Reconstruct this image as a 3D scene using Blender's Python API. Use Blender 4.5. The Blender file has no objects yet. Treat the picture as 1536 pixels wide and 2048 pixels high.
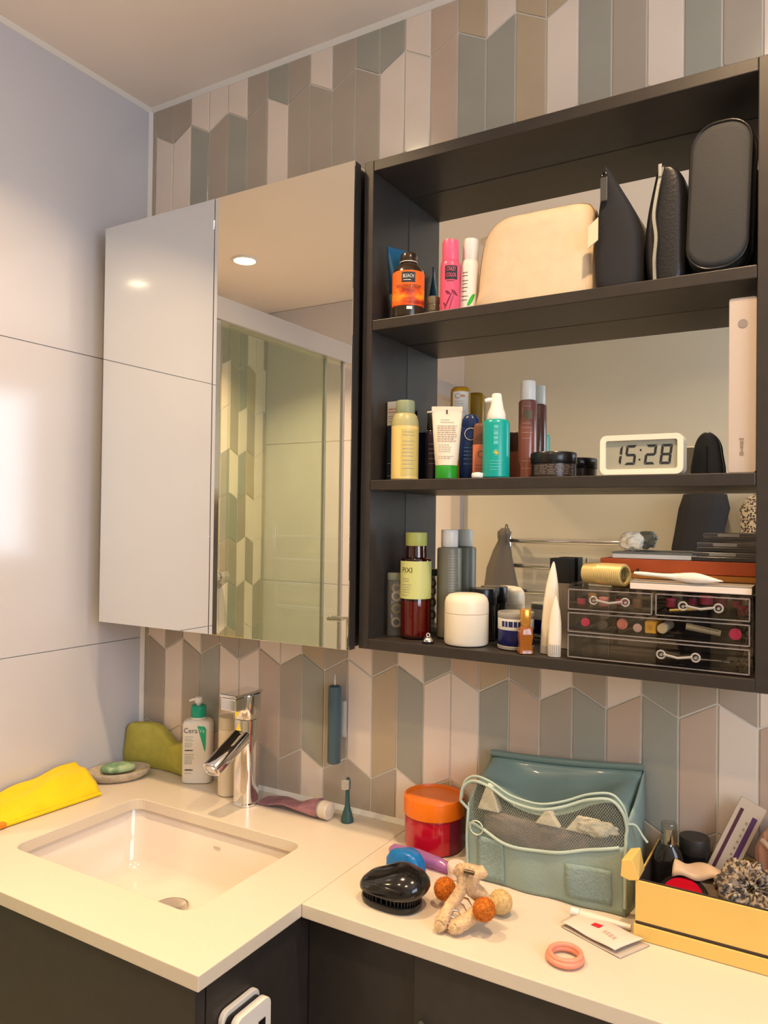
import bpy, bmesh, math, random
from mathutils import Vector, Matrix, noise
random.seed(7)
sc = bpy.context.scene
C = sc.collection
PI = math.pi

# ------------------------------------------------------------------ camera, world, lights, exposure
cam_d = bpy.data.cameras.new('camera'); cam = bpy.data.objects.new('camera', cam_d); C.objects.link(cam)
cam_d.sensor_fit = 'HORIZONTAL'; cam_d.sensor_width = 36.0; cam_d.lens = 36.0*1513.13/1536.0
cam_d.clip_start = 0.02
_r = Vector((0.86155, 0.50751, 0.01263)); _u = Vector((-0.00427, -0.01762, 0.99984)); _f = Vector((-0.50765, 0.86146, 0.01301))
M = Matrix(((_r.x, _u.x, -_f.x), (_r.y, _u.y, -_f.y), (_r.z, _u.z, -_f.z))).to_4x4()
M.translation = Vector((1.3361, -1.2, 1.3934)); cam.matrix_world = M
sc.camera = cam

world = bpy.data.worlds.new('world'); sc.world = world; world.use_nodes = True
bg = world.node_tree.nodes['Background']; bg.inputs[0].default_value = (0.72, 0.82, 1.0, 1); bg.inputs[1].default_value = 0.35
sc.view_settings.view_transform = 'Standard'; sc.view_settings.look = 'None'; sc.view_settings.gamma = 1.0
sc.view_settings.use_curve_mapping = False
sc.view_settings.exposure = 0.20
WARM = (1.0, 0.68, 0.38)
COOL = (0.66, 0.80, 1.0)
DOWN_W = 3.7        # watts of each ceiling downlight
WIN_W = 9.0        # daylight through the window

def area(name, loc, size, power, col, rot=(0, 0, 0), shape='DISK', size_y=None, spread=180):
    l = bpy.data.lights.new(name, 'AREA'); l.shape = shape; l.size = size
    if size_y: l.size_y = size_y
    l.energy = power; l.color = col; l.spread = math.radians(spread)
    o = bpy.data.objects.new(name, l); C.objects.link(o); o.location = loc; o.rotation_euler = rot
    return o
DOWN = [(-0.47, -1.19), (0.388, -1.16), (1.02, -1.19), (0.45, -0.47), (1.25, -0.47)]
CEIL = 2.3243
for k, (lx, ly) in enumerate(DOWN):
    area('downlight_beam', (lx, ly, CEIL-0.012), 0.055, DOWN_W*(3.2, 0.5, 0.85, 1.28, 1.36)[k], WARM, spread=118)
area('window_daylight', (2.262, -1.12, 1.62), 0.86, WIN_W, COOL, rot=(0, PI/2, 0), shape='RECTANGLE', size_y=0.98)

# ------------------------------------------------------------------ materials
MATS = {}
def mat(name, col, rough=0.5, metal=0.0, spec=0.5, coat=0.0, trans=0.0, ior=1.45, var=0.0, vscale=30.0, bump=0.0, bscale=200.0,
        sub=0.0, sheen=0.0, alpha=1.0, emis=None, estr=0.0):
    if name in MATS: return MATS[name]
    m = bpy.data.materials.new(name); m.use_nodes = True; nt = m.node_tree; b = nt.nodes['Principled BSDF']
    if len(col) == 3: col = (*col, 1)
    b.inputs['Base Color'].default_value = col
    b.inputs['Roughness'].default_value = rough; b.inputs['Metallic'].default_value = metal
    b.inputs['Specular IOR Level'].default_value = spec; b.inputs['Coat Weight'].default_value = coat
    b.inputs['Coat Roughness'].default_value = 0.06
    b.inputs['Transmission Weight'].default_value = trans; b.inputs['IOR'].default_value = ior
    b.inputs['Sheen Weight'].default_value = sheen; b.inputs['Alpha'].default_value = alpha
    if sub: b.inputs['Subsurface Weight'].default_value = sub; b.inputs['Subsurface Radius'].default_value = (.01, .006, .004)
    if emis: b.inputs['Emission Color'].default_value = (*emis, 1); b.inputs['Emission Strength'].default_value = estr
    if var or bump:
        tc = nt.nodes.new('ShaderNodeTexCoord')
    if var:
        n = nt.nodes.new('ShaderNodeTexNoise'); n.inputs['Scale'].default_value = vscale; n.inputs['Detail'].default_value = 4
        nt.links.new(tc.outputs['Object'], n.inputs['Vector'])
        r = nt.nodes.new('ShaderNodeValToRGB')
        r.color_ramp.elements[0].position = 0.3; r.color_ramp.elements[1].position = 0.7
        r.color_ramp.elements[0].color = tuple(c*(1-var) for c in col[:3])+(1,)
        r.color_ramp.elements[1].color = tuple(min(1, c*(1+var)) for c in col[:3])+(1,)
        nt.links.new(n.outputs['Fac'], r.inputs['Fac']); nt.links.new(r.outputs['Color'], b.inputs['Base Color'])
    if bump:
        n2 = nt.nodes.new('ShaderNodeTexNoise'); n2.inputs['Scale'].default_value = bscale; n2.inputs['Detail'].default_value = 3
        nt.links.new(tc.outputs['Object'], n2.inputs['Vector'])
        bp = nt.nodes.new('ShaderNodeBump'); bp.inputs['Strength'].default_value = bump; bp.inputs['Distance'].default_value = 0.002
        nt.links.new(n2.outputs['Fac'], bp.inputs['Height']); nt.links.new(bp.outputs['Normal'], b.inputs['Normal'])
    MATS[name] = m; return m

def glassy(name, tint, refl=0.12, rough=0.0, dens=0.0, dcol=(1, 1, 1)):
    """thin clear plastic / glass pane: tinted transparency + fresnel gloss (+ some diffuse haze)"""
    if name in MATS: return MATS[name]
    m = bpy.data.materials.new(name); m.use_nodes = True; nt = m.node_tree; nt.nodes.clear()
    out = nt.nodes.new('ShaderNodeOutputMaterial'); t = nt.nodes.new('ShaderNodeBsdfTransparent'); t.inputs[0].default_value = (*tint, 1)
    g = nt.nodes.new('ShaderNodeBsdfGlossy'); g.inputs['Roughness'].default_value = rough
    lw = nt.nodes.new('ShaderNodeLayerWeight'); lw.inputs[0].default_value = 0.5
    pw = nt.nodes.new('ShaderNodeMath'); pw.operation = 'POWER'; pw.inputs[1].default_value = 4.0
    ml = nt.nodes.new('ShaderNodeMath'); ml.operation = 'MULTIPLY_ADD'; ml.inputs[1].default_value = 0.8; ml.inputs[2].default_value = refl*0.25
    nt.links.new(lw.outputs['Facing'], pw.inputs[0]); nt.links.new(pw.outputs[0], ml.inputs[0])
    mx = nt.nodes.new('ShaderNodeMixShader')
    nt.links.new(ml.outputs[0], mx.inputs[0]); nt.links.new(t.outputs[0], mx.inputs[1]); nt.links.new(g.outputs[0], mx.inputs[2])
    last = mx
    if dens:
        d = nt.nodes.new('ShaderNodeBsdfDiffuse'); d.inputs[0].default_value = (*dcol, 1)
        m2 = nt.nodes.new('ShaderNodeMixShader'); m2.inputs[0].default_value = dens
        nt.links.new(mx.outputs[0], m2.inputs[1]); nt.links.new(d.outputs[0], m2.inputs[2]); last = m2
    nt.links.new(last.outputs[0], out.inputs[0]); MATS[name] = m; return m

def pattern(name, kind, c1, c2, scale, rough=0.6, bump=0.0, thr=0.5, alpha2=None):
    """two-colour procedural pattern: leopard spots, mesh netting, streaks"""
    if name in MATS: return MATS[name]
    m = bpy.data.materials.new(name); m.use_nodes = True; nt = m.node_tree; b = nt.nodes['Principled BSDF']; b.inputs['Roughness'].default_value = rough
    tc = nt.nodes.new('ShaderNodeTexCoord'); r = nt.nodes.new('ShaderNodeValToRGB'); r.color_ramp.interpolation = 'LINEAR'
    r.color_ramp.elements[0].position = max(0, thr-0.06); r.color_ramp.elements[1].position = min(1, thr+0.06)
    r.color_ramp.elements[0].color = (*c1, 1); r.color_ramp.elements[1].color = (*c2, 1)
    if kind == 'spots':
        t = nt.nodes.new('ShaderNodeTexVoronoi'); t.inputs['Scale'].default_value = scale; o = t.outputs['Distance']
    elif kind == 'wave':
        t = nt.nodes.new('ShaderNodeTexWave'); t.inputs['Scale'].default_value = scale; t.inputs['Distortion'].default_value = 6; t.inputs['Detail'].default_value = 2; o = t.outputs['Fac']
    elif kind == 'brick':
        t = nt.nodes.new('ShaderNodeTexNoise'); t.inputs['Scale'].default_value = scale; o = t.outputs['Fac']
    else:
        t = nt.nodes.new('ShaderNodeTexNoise'); t.inputs['Scale'].default_value = scale; t.inputs['Detail'].default_value = 5; o = t.outputs['Fac']
    nt.links.new(tc.outputs['Object'], t.inputs['Vector']); nt.links.new(o, r.inputs['Fac']); nt.links.new(r.outputs['Color'], b.inputs['Base Color'])
    if bump:
        bp = nt.nodes.new('ShaderNodeBump'); bp.inputs['Strength'].default_value = bump; bp.inputs['Distance'].default_value = 0.002
        nt.links.new(o, bp.inputs['Height']); nt.links.new(bp.outputs['Normal'], b.inputs['Normal'])
    MATS[name] = m; return m

mirror_m = mat('mirror_silver', (0.90, 0.91, 0.88), rough=0.0, metal=1.0)
chrome = mat('chrome', (0.82, 0.81, 0.80), rough=0.07, metal=1.0)
steel = mat('brushed_steel', (0.62, 0.60, 0.57), rough=0.28, metal=1.0)
dark_lam = mat('dark_laminate', (0.031, 0.025, 0.0215), rough=0.42, var=0.10, vscale=60, bump=0.04, bscale=500)
black_pl = mat('black_plastic', (0.012, 0.011, 0.012), rough=0.25)
black_cl = mat('black_cloth', (0.014, 0.014, 0.018), rough=0.85, sheen=0.0, bump=0.35, bscale=700)
white_pl = mat('white_plastic', (0.80, 0.77, 0.72), rough=0.35)
cream_pl = mat('cream_plastic', (0.80, 0.72, 0.58), rough=0.35)
ink = mat('dark_ink', (0.02, 0.02, 0.025), rough=0.6)
ink_grey = mat('grey_ink', (0.28, 0.27, 0.26), rough=0.6)
ink_white = mat('white_ink', (0.85, 0.84, 0.80), rough=0.5)

# ------------------------------------------------------------------ mesh helpers
def nb(): return bmesh.new()
def box(bm, x0, x1, y0, y1, z0, z1, rz=0.0, piv=None):
    vs = [bm.verts.new(p) for p in ((x0,y0,z0),(x1,y0,z0),(x1,y1,z0),(x0,y1,z0),(x0,y0,z1),(x1,y0,z1),(x1,y1,z1),(x0,y1,z1))]
    for f in ((0,3,2,1),(4,5,6,7),(0,1,5,4),(1,2,6,5),(2,3,7,6),(3,0,4,7)): bm.faces.new([vs[i] for i in f])
    if rz:
        piv = piv or ((x0+x1)/2, (y0+y1)/2, 0)
        bmesh.ops.rotate(bm, verts=vs, cent=piv, matrix=Matrix.Rotation(rz, 3, 'Z'))
    return vs
def rings(bm, rs, close0=True, close1=True, loop=True):
    """rs: list of lists of points (equal length); bridges consecutive rings"""
    R = [[bm.verts.new(p) for p in r] for r in rs]; n = len(R[0])
    for a, b in zip(R, R[1:]):
        for i in range(n if loop else n-1):
            j = (i+1) % n
            try: bm.faces.new((a[i], a[j], b[j], b[i]))
            except ValueError: pass
    if close0: bm.faces.new(list(reversed(R[0])))
    if close1: bm.faces.new(R[-1])
    return R
def lathe(bm, prof, seg=32, ox=0, oy=0, oz=0):
    rings(bm, [[(ox+max(r, 1e-4)*math.cos(2*PI*i/seg), oy+max(r, 1e-4)*math.sin(2*PI*i/seg), oz+z) for i in range(seg)] for r, z in prof])
    return bm
def sup(hx, hy, n, seg, ox=0, oy=0):
    o = []
    for i in range(seg):
        a = 2*PI*(i+0.5)/seg; c, s = math.cos(a), math.sin(a)
        o.append((ox+hx*math.copysign(abs(c)**(2/n), c), oy+hy*math.copysign(abs(s)**(2/n), s)))
    return o
def loft(bm, secs, seg=32):
    """secs: (z, hx, hy, n[, ox, oy]) superellipse sections going up"""
    rs = []
    for s in secs:
        ox, oy = (s[4], s[5]) if len(s) > 4 else (0, 0)
        rs.append([(x, y, s[0]) for x, y in sup(max(s[1], 1e-4), max(s[2], 1e-4), s[3], seg, ox, oy)])
    rings(bm, rs); return bm
def tube(bm, pts, rad, seg=12, flat=1.0):
    pts = [Vector(p) for p in pts]; rs = []
    if not isinstance(rad, (list, tuple)): rad = [rad]*len(pts)
    prev = None
    for i, p in enumerate(pts):
        t = (pts[min(i+1, len(pts)-1)]-pts[max(i-1, 0)]).normalized()
        if prev is None:
            up = Vector((0, 0, 1)) if abs(t.z) < 0.9 else Vector((0, 1, 0)); a = t.cross(up).normalized()
        else: a = (prev - t*prev.dot(t)).normalized()
        b = t.cross(a); prev = a
        rs.append([tuple(p+a*rad[i]*math.cos(2*PI*k/seg)+b*rad[i]*flat*math.sin(2*PI*k/seg)) for k in range(seg)])
    rings(bm, rs); return bm
def spline(pts, n=8, closed=False):
    P = [Vector(p) for p in pts]; out = []; m = len(P)
    for i in range(m if closed else m-1):
        g = (lambda k: P[k % m]) if closed else (lambda k: P[min(max(k, 0), m-1)])
        p0, p1, p2, p3 = g(i-1), g(i), g(i+1), g(i+2)
        for k in range(n):
            t = k/n
            out.append(0.5*((2*p1)+(p2-p0)*t+(2*p0-5*p1+4*p2-p3)*t*t+(3*p1-p0-3*p2+p3)*t*t*t))
    if not closed: out.append(P[-1])
    return out
def torus(bm, R, r, cx=0, cy=0, cz=0, seg=40, s2=10, axis='z', sy=1.0):
    rs = []
    for i in range(seg+1):
        a = 2*PI*i/seg; row = []
        for k in range(s2):
            b = 2*PI*k/s2; q = R+r*math.cos(b); p = (q*math.cos(a), q*math.sin(a)*sy, r*math.sin(b))
            if axis == 'y': p = (p[0], p[2], p[1])
            if axis == 'x': p = (p[2], p[0], p[1])
            row.append((cx+p[0], cy+p[1], cz+p[2]))
        rs.append(row)
    rings(bm, rs, False, False); bmesh.ops.remove_doubles(bm, verts=bm.verts, dist=1e-6); return bm
def prism(bm, poly, y0, y1):
    """outline in x,z extruded along y"""
    rings(bm, [[(x, y0, z) for x, z in poly], [(x, y1, z) for x, z in poly]]); return bm
def prism_z(bm, poly, z0, z1):
    rings(bm, [[(x, y, z0) for x, y in poly], [(x, y, z1) for x, y in poly]]); return bm
def grid(bm, nu, nv, f):
    V = [[bm.verts.new(f(i/nu, j/nv)) for j in range(nv+1)] for i in range(nu+1)]
    for i in range(nu):
        for j in range(nv): bm.faces.new((V[i][j], V[i+1][j], V[i+1][j+1], V[i][j+1]))
    return V
def ico(bm, c, r, sub=3, amp=0.0, freq=60, sx=1, sy=1, sz=1):
    ret = bmesh.ops.create_icosphere(bm, subdivisions=sub, radius=1.0)
    for v in ret['verts']:
        d = v.co.normalized(); q = r*(1+amp*noise.noise(d*freq*0.05+Vector(c)*37))
        v.co = Vector((c[0]+d.x*q*sx, c[1]+d.y*q*sy, c[2]+d.z*q*sz))
    return bm
def rect_round(x0, x1, z0, z1, r, n=5):
    o = []
    for cx, cz, a0 in ((x1-r, z1-r, 0), (x0+r, z1-r, 90), (x0+r, z0+r, 180), (x1-r, z0+r, 270)):
        for k in range(n+1):
            a = math.radians(a0+90*k/n); o.append((cx+r*math.cos(a), cz+r*math.sin(a)))
    return o

def origin(o):
    v = Vector((0, 0, 0))
    while o is not None: v = v+Vector(o.location); o = o.parent
    return v
def obj(name, bm, m, parent=None, world=False, smooth=None, bevel=0.0, solid=0.0, subd=0):
    if world and parent is not None:
        bmesh.ops.translate(bm, verts=bm.verts, vec=-origin(parent))
    bmesh.ops.recalc_face_normals(bm, faces=bm.faces)
    if smooth is not None:
        lim = math.radians(smooth)
        for f in bm.faces: f.smooth = True
        for e in bm.edges:
            if len(e.link_faces) == 2 and e.calc_face_angle(0) > lim: e.smooth = False
    me = bpy.data.meshes.new(name); bm.to_mesh(me); bm.free()
    o = bpy.data.objects.new(name, me); C.objects.link(o)
    if m is not None: me.materials.append(m)
    if parent is not None: o.parent = parent
    if solid:
        md = o.modifiers.new('thickness', 'SOLIDIFY'); md.thickness = solid; md.offset = 0
    if bevel:
        md = o.modifiers.new('bevel', 'BEVEL'); md.width = bevel; md.segments = 2; md.limit_method = 'ANGLE'; md.angle_limit = math.radians(40)
    if subd:
        md = o.modifiers.new('subd', 'SUBSURF'); md.levels = subd; md.render_levels = subd
    return o
def tag(o, label=None, cat=None, group=None, kind=None):
    if label: o['label'] = label
    if cat: o['category'] = cat
    if group: o['group'] = group
    if kind: o['kind'] = kind
    return o
def thing(name, label, cat, loc=(0, 0, 0), rz=0.0, group=None, tilt=None):
    o = bpy.data.objects.new(name, None); C.objects.link(o); o.empty_display_size = 0.03
    o.location = loc; o.rotation_euler = (tilt[0], tilt[1], rz) if tilt else (0, 0, rz)
    return tag(o, label, cat, group)
def struct(name, bm, m, **k):
    return tag(obj(name, bm, m, **k), kind='structure')
def face(x, y): return math.atan2(1.336-x, 1.2+y)

def lettering(body, size, m, parent, loc=(0, 0, 0), R=None, depth=0.0003, name='lettering', rot=0.0, align='CENTER', sx=1.0, vertical=False, lab=None, flat=None):
    """text on the local front (-y) side; bent round a radius R if given"""
    cu = bpy.data.curves.new('t', 'FONT'); cu.body = body; cu.size = size; cu.align_x = align; cu.align_y = 'CENTER'; cu.extrude = 0.0; cu.resolution_u = 2
    t = bpy.data.objects.new('t', cu); C.objects.link(t); bpy.context.view_layer.update()
    me = bpy.data.meshes.new_from_object(t.evaluated_get(bpy.context.evaluated_depsgraph_get()))
    bpy.data.objects.remove(t); bpy.data.curves.remove(cu)
    cr, sr = math.cos(rot), math.sin(rot)
    for v in me.vertices:
        u, w = v.co.x*sx, v.co.y
        u, w = u*cr-w*sr, u*sr+w*cr
        if flat == 'z': v.co = Vector((loc[0]+u, loc[1]+w, loc[2])); continue
        if R:
            a = u/R+loc[0]; v.co = Vector((R*math.sin(a), -R*math.cos(a), loc[2]+w))
        else: v.co = Vector((loc[0]+u, loc[1], loc[2]+w))
    me.name = name
    me.materials.clear(); me.materials.append(m)
    o = bpy.data.objects.new(name, me); C.objects.link(o); o.parent = parent
    if lab: o['label'] = lab
    return o
def print_lines(parent, m, R, zs, a0, a1, h=0.0012, loc=None, name='printed_lines', jitter=0.3, words=True):
    """rows of illegible small print: short thin strips on a curved (R) or flat label"""
    bm = nb(); rnd = random.Random(int(abs(zs[0])*1e5)+len(zs))
    for z in zs:
        a = a0
        end = a1-(a1-a0)*jitter*rnd.random()
        while a < end:
            w = (a1-a0)*rnd.uniform(0.08, 0.2); b = min(a+w, end)
            pts = []
            n = 3 if R else 1
            lo, hi = [], []
            for k in range(n+1):
                t = a+(b-a)*k/n
                if R: p = (R*math.sin(t), -R*math.cos(t))
                else: p = (t, loc)
                lo.append(bm.verts.new((p[0], p[1], z-h/2))); hi.append(bm.verts.new((p[0], p[1], z+h/2)))
            for k in range(n): bm.faces.new((lo[k], lo[k+1], hi[k+1], hi[k]))
            a = b+(a1-a0)*0.035
    return tag(obj(name, bm, m, parent), kind='stuff')
def band(bm, R, z0, z1, a0=-PI, a1=PI, n=32, th=0.0):
    V = []
    for k in range(n+1):
        a = a0+(a1-a0)*k/n
        V.append((bm.verts.new((R*math.sin(a), -R*math.cos(a), z0)), bm.verts.new((R*math.sin(a), -R*math.cos(a), z1))))
    for k in range(n): bm.faces.new((V[k][0], V[k+1][0], V[k+1][1], V[k][1]))
    return bm

# ================================================================== THE ROOM
YE = -1.78; XS = -0.85; XR = 2.30; LWE = -0.552
grout = mat('cream_grout', (0.74, 0.69, 0.61), rough=0.8)
white_tile = mat('glossy_white_tile', (0.60, 0.585, 0.62), rough=0.12, spec=0.6, coat=0.5, var=0.015, vscale=4)
paint = mat('matt_wall_paint', (0.52, 0.49, 0.41), rough=0.7, var=0.03, vscale=3)
ceil_m = mat('ceiling_paint', (0.90, 0.80, 0.72), rough=0.55, var=0.02, vscale=2)
TC = {'W': mat('tile_pinkish_white', (0.82, 0.70, 0.60), rough=0.22, var=0.03, vscale=12, coat=0.15),
      'T': mat('tile_taupe', (0.44, 0.37, 0.30), rough=0.22, var=0.04, vscale=12, coat=0.15),
      'G': mat('tile_blue_grey', (0.37, 0.36, 0.305), rough=0.22, var=0.04, vscale=12, coat=0.15),
      'P': mat('tile_rose_beige', (0.58, 0.44, 0.345), rough=0.22, var=0.04, vscale=12, coat=0.15),
      'B': mat('tile_tan', (0.52, 0.41, 0.28), rough=0.22, var=0.04, vscale=12, coat=0.15)}
TW, TX0, TZD, TL, TA = 0.0536, 0.0176, 1.1064, 0.1873, 0.0272
ROWS = {8: 'TTTWWWTGTWTGGWPBWBBTGWPBTWGTWPTBGWTPWGTBWT',
        7: 'TWWGTGTWTTTTWWPGGBWGTWGTWPTBGWTPWGTBWTPG',
        2: 'TWTWTTTWWBTWTWGPBTWTWGTTWPTBGWTPWGTBWTPGW',
        1: 'TTWTGWWPTGTWBGWWGPTGPGPWPTBGWTPWGTBWTPGWT',
        0: 'TGWTPTGTTWTTTWBPTWGTPBTWGTWPTBGWTPWGTBWTPG'}
def chevron_wall(parent, place, k0, k1, lo, hi, rows, x_lo, gap=0.0016, seed=1):
    """parallelogram tiles; place(u, w, d) maps along/up/depth to world"""
    rnd = random.Random(seed)
    for r in rows:
        za = TZD+TL*(r-2); zb = za+TL
        for k in range(k0, k1):
            u0, u1 = TX0+TW*k, TX0+TW*(k+1)
            dn0 = 0 if (k % 2) else TA; dn1 = TA if (k % 2) else 0
            lo0, lo1, hi0, hi1 = za+dn0, za+dn1, zb+dn0, zb+dn1
            if u0 < x_lo:
                t = (x_lo-u0)/TW; lo0 = lo0+(lo1-lo0)*t; hi0 = hi0+(hi1-hi0)*t; u0 = x_lo
            pts = [(u0+gap, max(lo0+gap, lo)), (u1-gap, max(lo1+gap, lo)), (u1-gap, min(hi1-gap, hi)), (u0+gap, min(hi0-gap, hi))]
            if max(p[1] for p in pts)-min(p[1] for p in pts) < 0.004: continue
            if pts[3][1] <= pts[0][1] or pts[2][1] <= pts[1][1]: continue
            row = ROWS.get(r); i = k+1
            c = row[i] if row and 0 <= i < len(row) else rnd.choice('WTGPBWTG')
            bm = nb(); e = 0.0009
            cu = sum(p[0] for p in pts)/4; cw = sum(p[1] for p in pts)/4
            inner = [(p[0]+(e if p[0] < cu else -e), p[1]+(e if p[1] < cw else -e)) for p in pts]
            rings(bm, [[place(u, w, 0.005) for u, w in pts], [place(u, w, 0.0007) for u, w in pts], [place(u, w, 0.0) for u, w in inner]])
            obj('tile', bm, TC[c], parent, world=True)

bm = nb(); box(bm, -0.1, XR+0.1, 0.0022, 0.12, 0, CEIL)
wall_back = struct('wall_back', bm, grout)
chevron_wall(wall_back, lambda u, w, d: (u, d, w), -1, 34, 0.858, CEIL-0.004, range(0, 9), 0.006)
bm = nb(); box(bm, -0.1, -0.003, LWE, 0.002, 0, CEIL)
wall_left = struct('wall_left', bm, mat('grey_grout', (0.42, 0.40, 0.39), rough=0.8))
for z0, z1 in ((0.0, 0.519), (0.521, 1.1262), (1.1279, 1.7319), (1.7336, CEIL-0.002)):
    bm = nb(); box(bm, -0.004, 0.0, LWE, -0.001, z0, z1)
    obj('tile', bm, white_tile, wall_left, world=True, bevel=0.0006)
bm = nb(); box(bm, XS-0.1, XR+0.1, YE-0.1, 0.1, CEIL, CEIL+0.1); struct('ceiling', bm, ceil_m)
bm = nb(); box(bm, XS-0.1, XR+0.1, YE-0.1, 0.1, -0.1, 0.0)
struct('floor', bm, mat('floor_tile_pale', (0.74, 0.67, 0.58), rough=0.45, var=0.08, vscale=8))
bm = nb(); box(bm, -0.005, XR+0.1, YE-0.1, YE, 0, CEIL); struct('wall_front', bm, paint)
bm = nb(); box(bm, XS-0.1, -0.005, YE-0.1, YE-0.004, 0, CEIL)
ws = struct('wall_shower_end', bm, mat('grey_grout', (0.42, 0.40, 0.39)))
for z0, z1 in ((0.0, 0.519), (0.521, 1.1262), (1.1279, 1.7319), (1.7336, CEIL-0.002)):
    bm = nb(); box(bm, XS+0.001, -0.006, YE-0.004, YE, z0, z1); obj('tile', bm, white_tile, ws, world=True)
bm = nb(); box(bm, XS-0.1, XS-0.0022, YE-0.1, LWE, 0, CEIL)
wsh = struct('wall_shower_side', bm, grout)
chevron_wall(wsh, lambda u, w, d: (XS-d, YE+u, w), -1, 12, 0.20, CEIL-0.004, range(-3, 9), 0.002, seed=5)
bm = nb(); box(bm, XS-0.1, -0.1, LWE, LWE+0.08, 0, CEIL); struct('wall_shower_near', bm, white_tile)
# right wall with a window opening
wy0, wy1, wz0, wz1 = -1.62, -0.62, 1.18, 2.06
bm = nb()
box(bm, XR, XR+0.12, YE-0.1, wy0, 0, CEIL); box(bm, XR, XR+0.12, wy1, 0.1, 0, CEIL)
box(bm, XR, XR+0.12, wy0, wy1, 0, wz0); box(bm, XR, XR+0.12, wy0, wy1, wz1, CEIL)
struct('wall_right', bm, paint)
bm = nb()
for a in ((wy0, wy0+0.05, wz0, wz1), (wy1-0.05, wy1, wz0, wz1), (wy0+0.05, wy1-0.05, wz0, wz0+0.05), (wy0+0.05, wy1-0.05, wz1-0.05, wz1), ((wy0+wy1)/2-0.025, (wy0+wy1)/2+0.025, wz0+0.05, wz1-0.05)):
    box(bm, XR+0.02, XR+0.07, a[0], a[1], a[2], a[3])
win = struct('window_1', bm, white_pl)
lit = mat('daylit_frosted_glass', (0.9, 0.93, 1.0), rough=0.6, emis=(0.80, 0.88, 1.0), estr=3.4)
for a, b in ((wy0+0.05, (wy0+wy1)/2-0.025), ((wy0+wy1)/2+0.025, wy1-0.05)):
    bm = nb(); box(bm, XR+0.04, XR+0.048, a, b, wz0+0.05, wz1-0.05); obj('pane', bm, lit, win)
# caulk / trim strips in the corners
trim_m = mat('white_silicone', (0.80, 0.76, 0.70), rough=0.45)
bm = nb(); prism_z(bm, [(-0.001, -0.007), (0.0075, -0.0005), (0.0075, 0.002), (-0.001, 0.002)], 0.852, CEIL-0.001); struct('trim_1', bm, trim_m)
bm = nb(); rings(bm, [[(x, -0.008, CEIL), (x, 0.002, CEIL), (x, 0.002, CEIL-0.0085), (x, -0.0012, CEIL-0.0085)] for x in (0.0, XR)]); struct('trim_2', bm, trim_m)
bm = nb(); rings(bm, [[(0.008, y, CEIL), (-0.003, y, CEIL), (-0.003, y, CEIL-0.0085), (0.0012, y, CEIL-0.0085)] for y in (LWE, 0.0)]); struct('trim_3', bm, trim_m)
bm = nb(); rings(bm, [[(x, -0.006, 0.8502), (x, 0.002, 0.8502), (x, 0.002, 0.8585), (x, -0.0003, 0.8585)] for x in (0.0, XR)]); struct('trim_4', bm, trim_m)

# ceiling downlights
glow = mat('downlight_glow', (1, 0.9, 0.75), emis=(1.0, 0.83, 0.55), estr=28.0)
for k, (lx, ly) in enumerate(DOWN):
    lab = ['recessed ceiling downlight over the shower, reflected in the mirror door', 'recessed ceiling downlight between shower and vanity, behind the camera',
           'recessed ceiling downlight over the middle of the room', 'recessed ceiling downlight above the washbasin counter', 'recessed ceiling downlight above the open shelf unit'][k]
    t = thing('ceiling_downlight', lab, 'ceiling light', (lx, ly, CEIL), group='recessed ceiling downlights')
    bm = nb(); torus(bm, 0.042, 0.006, cz=-0.001); obj('trim_ring', bm, white_pl, t, smooth=60)
    bm = nb(); lathe(bm, [(0.001, -0.004), (0.036, -0.004), (0.036, -0.001), (0.001, -0.001)]); obj('lamp_disc', bm, glow, t)

# shower enclosure seen in the mirror
alu = mat('pale_grey_aluminium', (0.44, 0.41, 0.41), rough=0.3, metal=0.2)
glass = glassy('shower_glass', (0.93, 0.97, 0.91), refl=0.18)
sh = thing('shower_enclosure', 'framed glass shower enclosure with sliding door, reflected in the mirror door', 'shower', (-0.03, -1.13, 0))
def sbox(name, m, *a, p=sh, bevel=0.002):
    bm = nb(); box(bm, *a); return obj(name, bm, m, p, world=True, bevel=bevel)
sbox('top_rail', alu, -0.055, -0.005, YE, LWE-0.002, 1.905, 1.965)
sbox('bottom_rail', alu, -0.055, -0.005, YE, LWE-0.002, 0.001, 0.05)
sbox('side_post', chrome, -0.05, -0.008, LWE-0.026, LWE-0.002, 0.05, 1.905)
sbox('side_post', alu, -0.05, -0.008, YE, YE+0.03, 0.05, 1.905)
g1 = sbox('glass_panel', glass, -0.046, -0.041, -1.085, LWE-0.026, 0.05, 1.905, bevel=0)
g2 = sbox('glass_door', glass, -0.022, -0.017, -1.150, -0.62, 0.05, 1.905, bevel=0)
sbox('panel_edge', alu, -0.050, -0.038, -1.094, -1.085, 0.05, 1.905, p=g1)
sbox('door_edge', alu, -0.026, -0.013, -1.160, -1.150, 0.05, 1.905, p=g2)
bm = nb(); tube(bm, [(-0.016, -1.085, 1.09), (0.025, -1.09, 1.09), (0.025, -1.14, 1.09), (0.025, -1.14, 0.92), (-0.015, -1.14, 0.92)], 0.009); obj('handle', bm, chrome, g2, world=True, smooth=50)
t = thing('shower_mixer', 'chrome shower mixer tap on the tiled shower wall', 'shower mixer', (XS, -1.36, 1.16))
bm = nb(); tube(bm, [(0.03, -0.09, 0), (0.03, 0.09, 0)], 0.022, 16); obj('mixer_body', bm, chrome, t, smooth=50)
for s in (-1, 1):
    bm = nb(); tube(bm, [(0.03, s*0.09, 0), (0.03, s*0.135, 0)], 0.027, 16); obj('knob', bm, chrome, t, smooth=50)
    bm = nb(); tube(bm, [(0.0, s*0.07, 0), (0.03, s*0.07, 0)], 0.016, 12); obj('inlet', bm, chrome, t, smooth=50)

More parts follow.
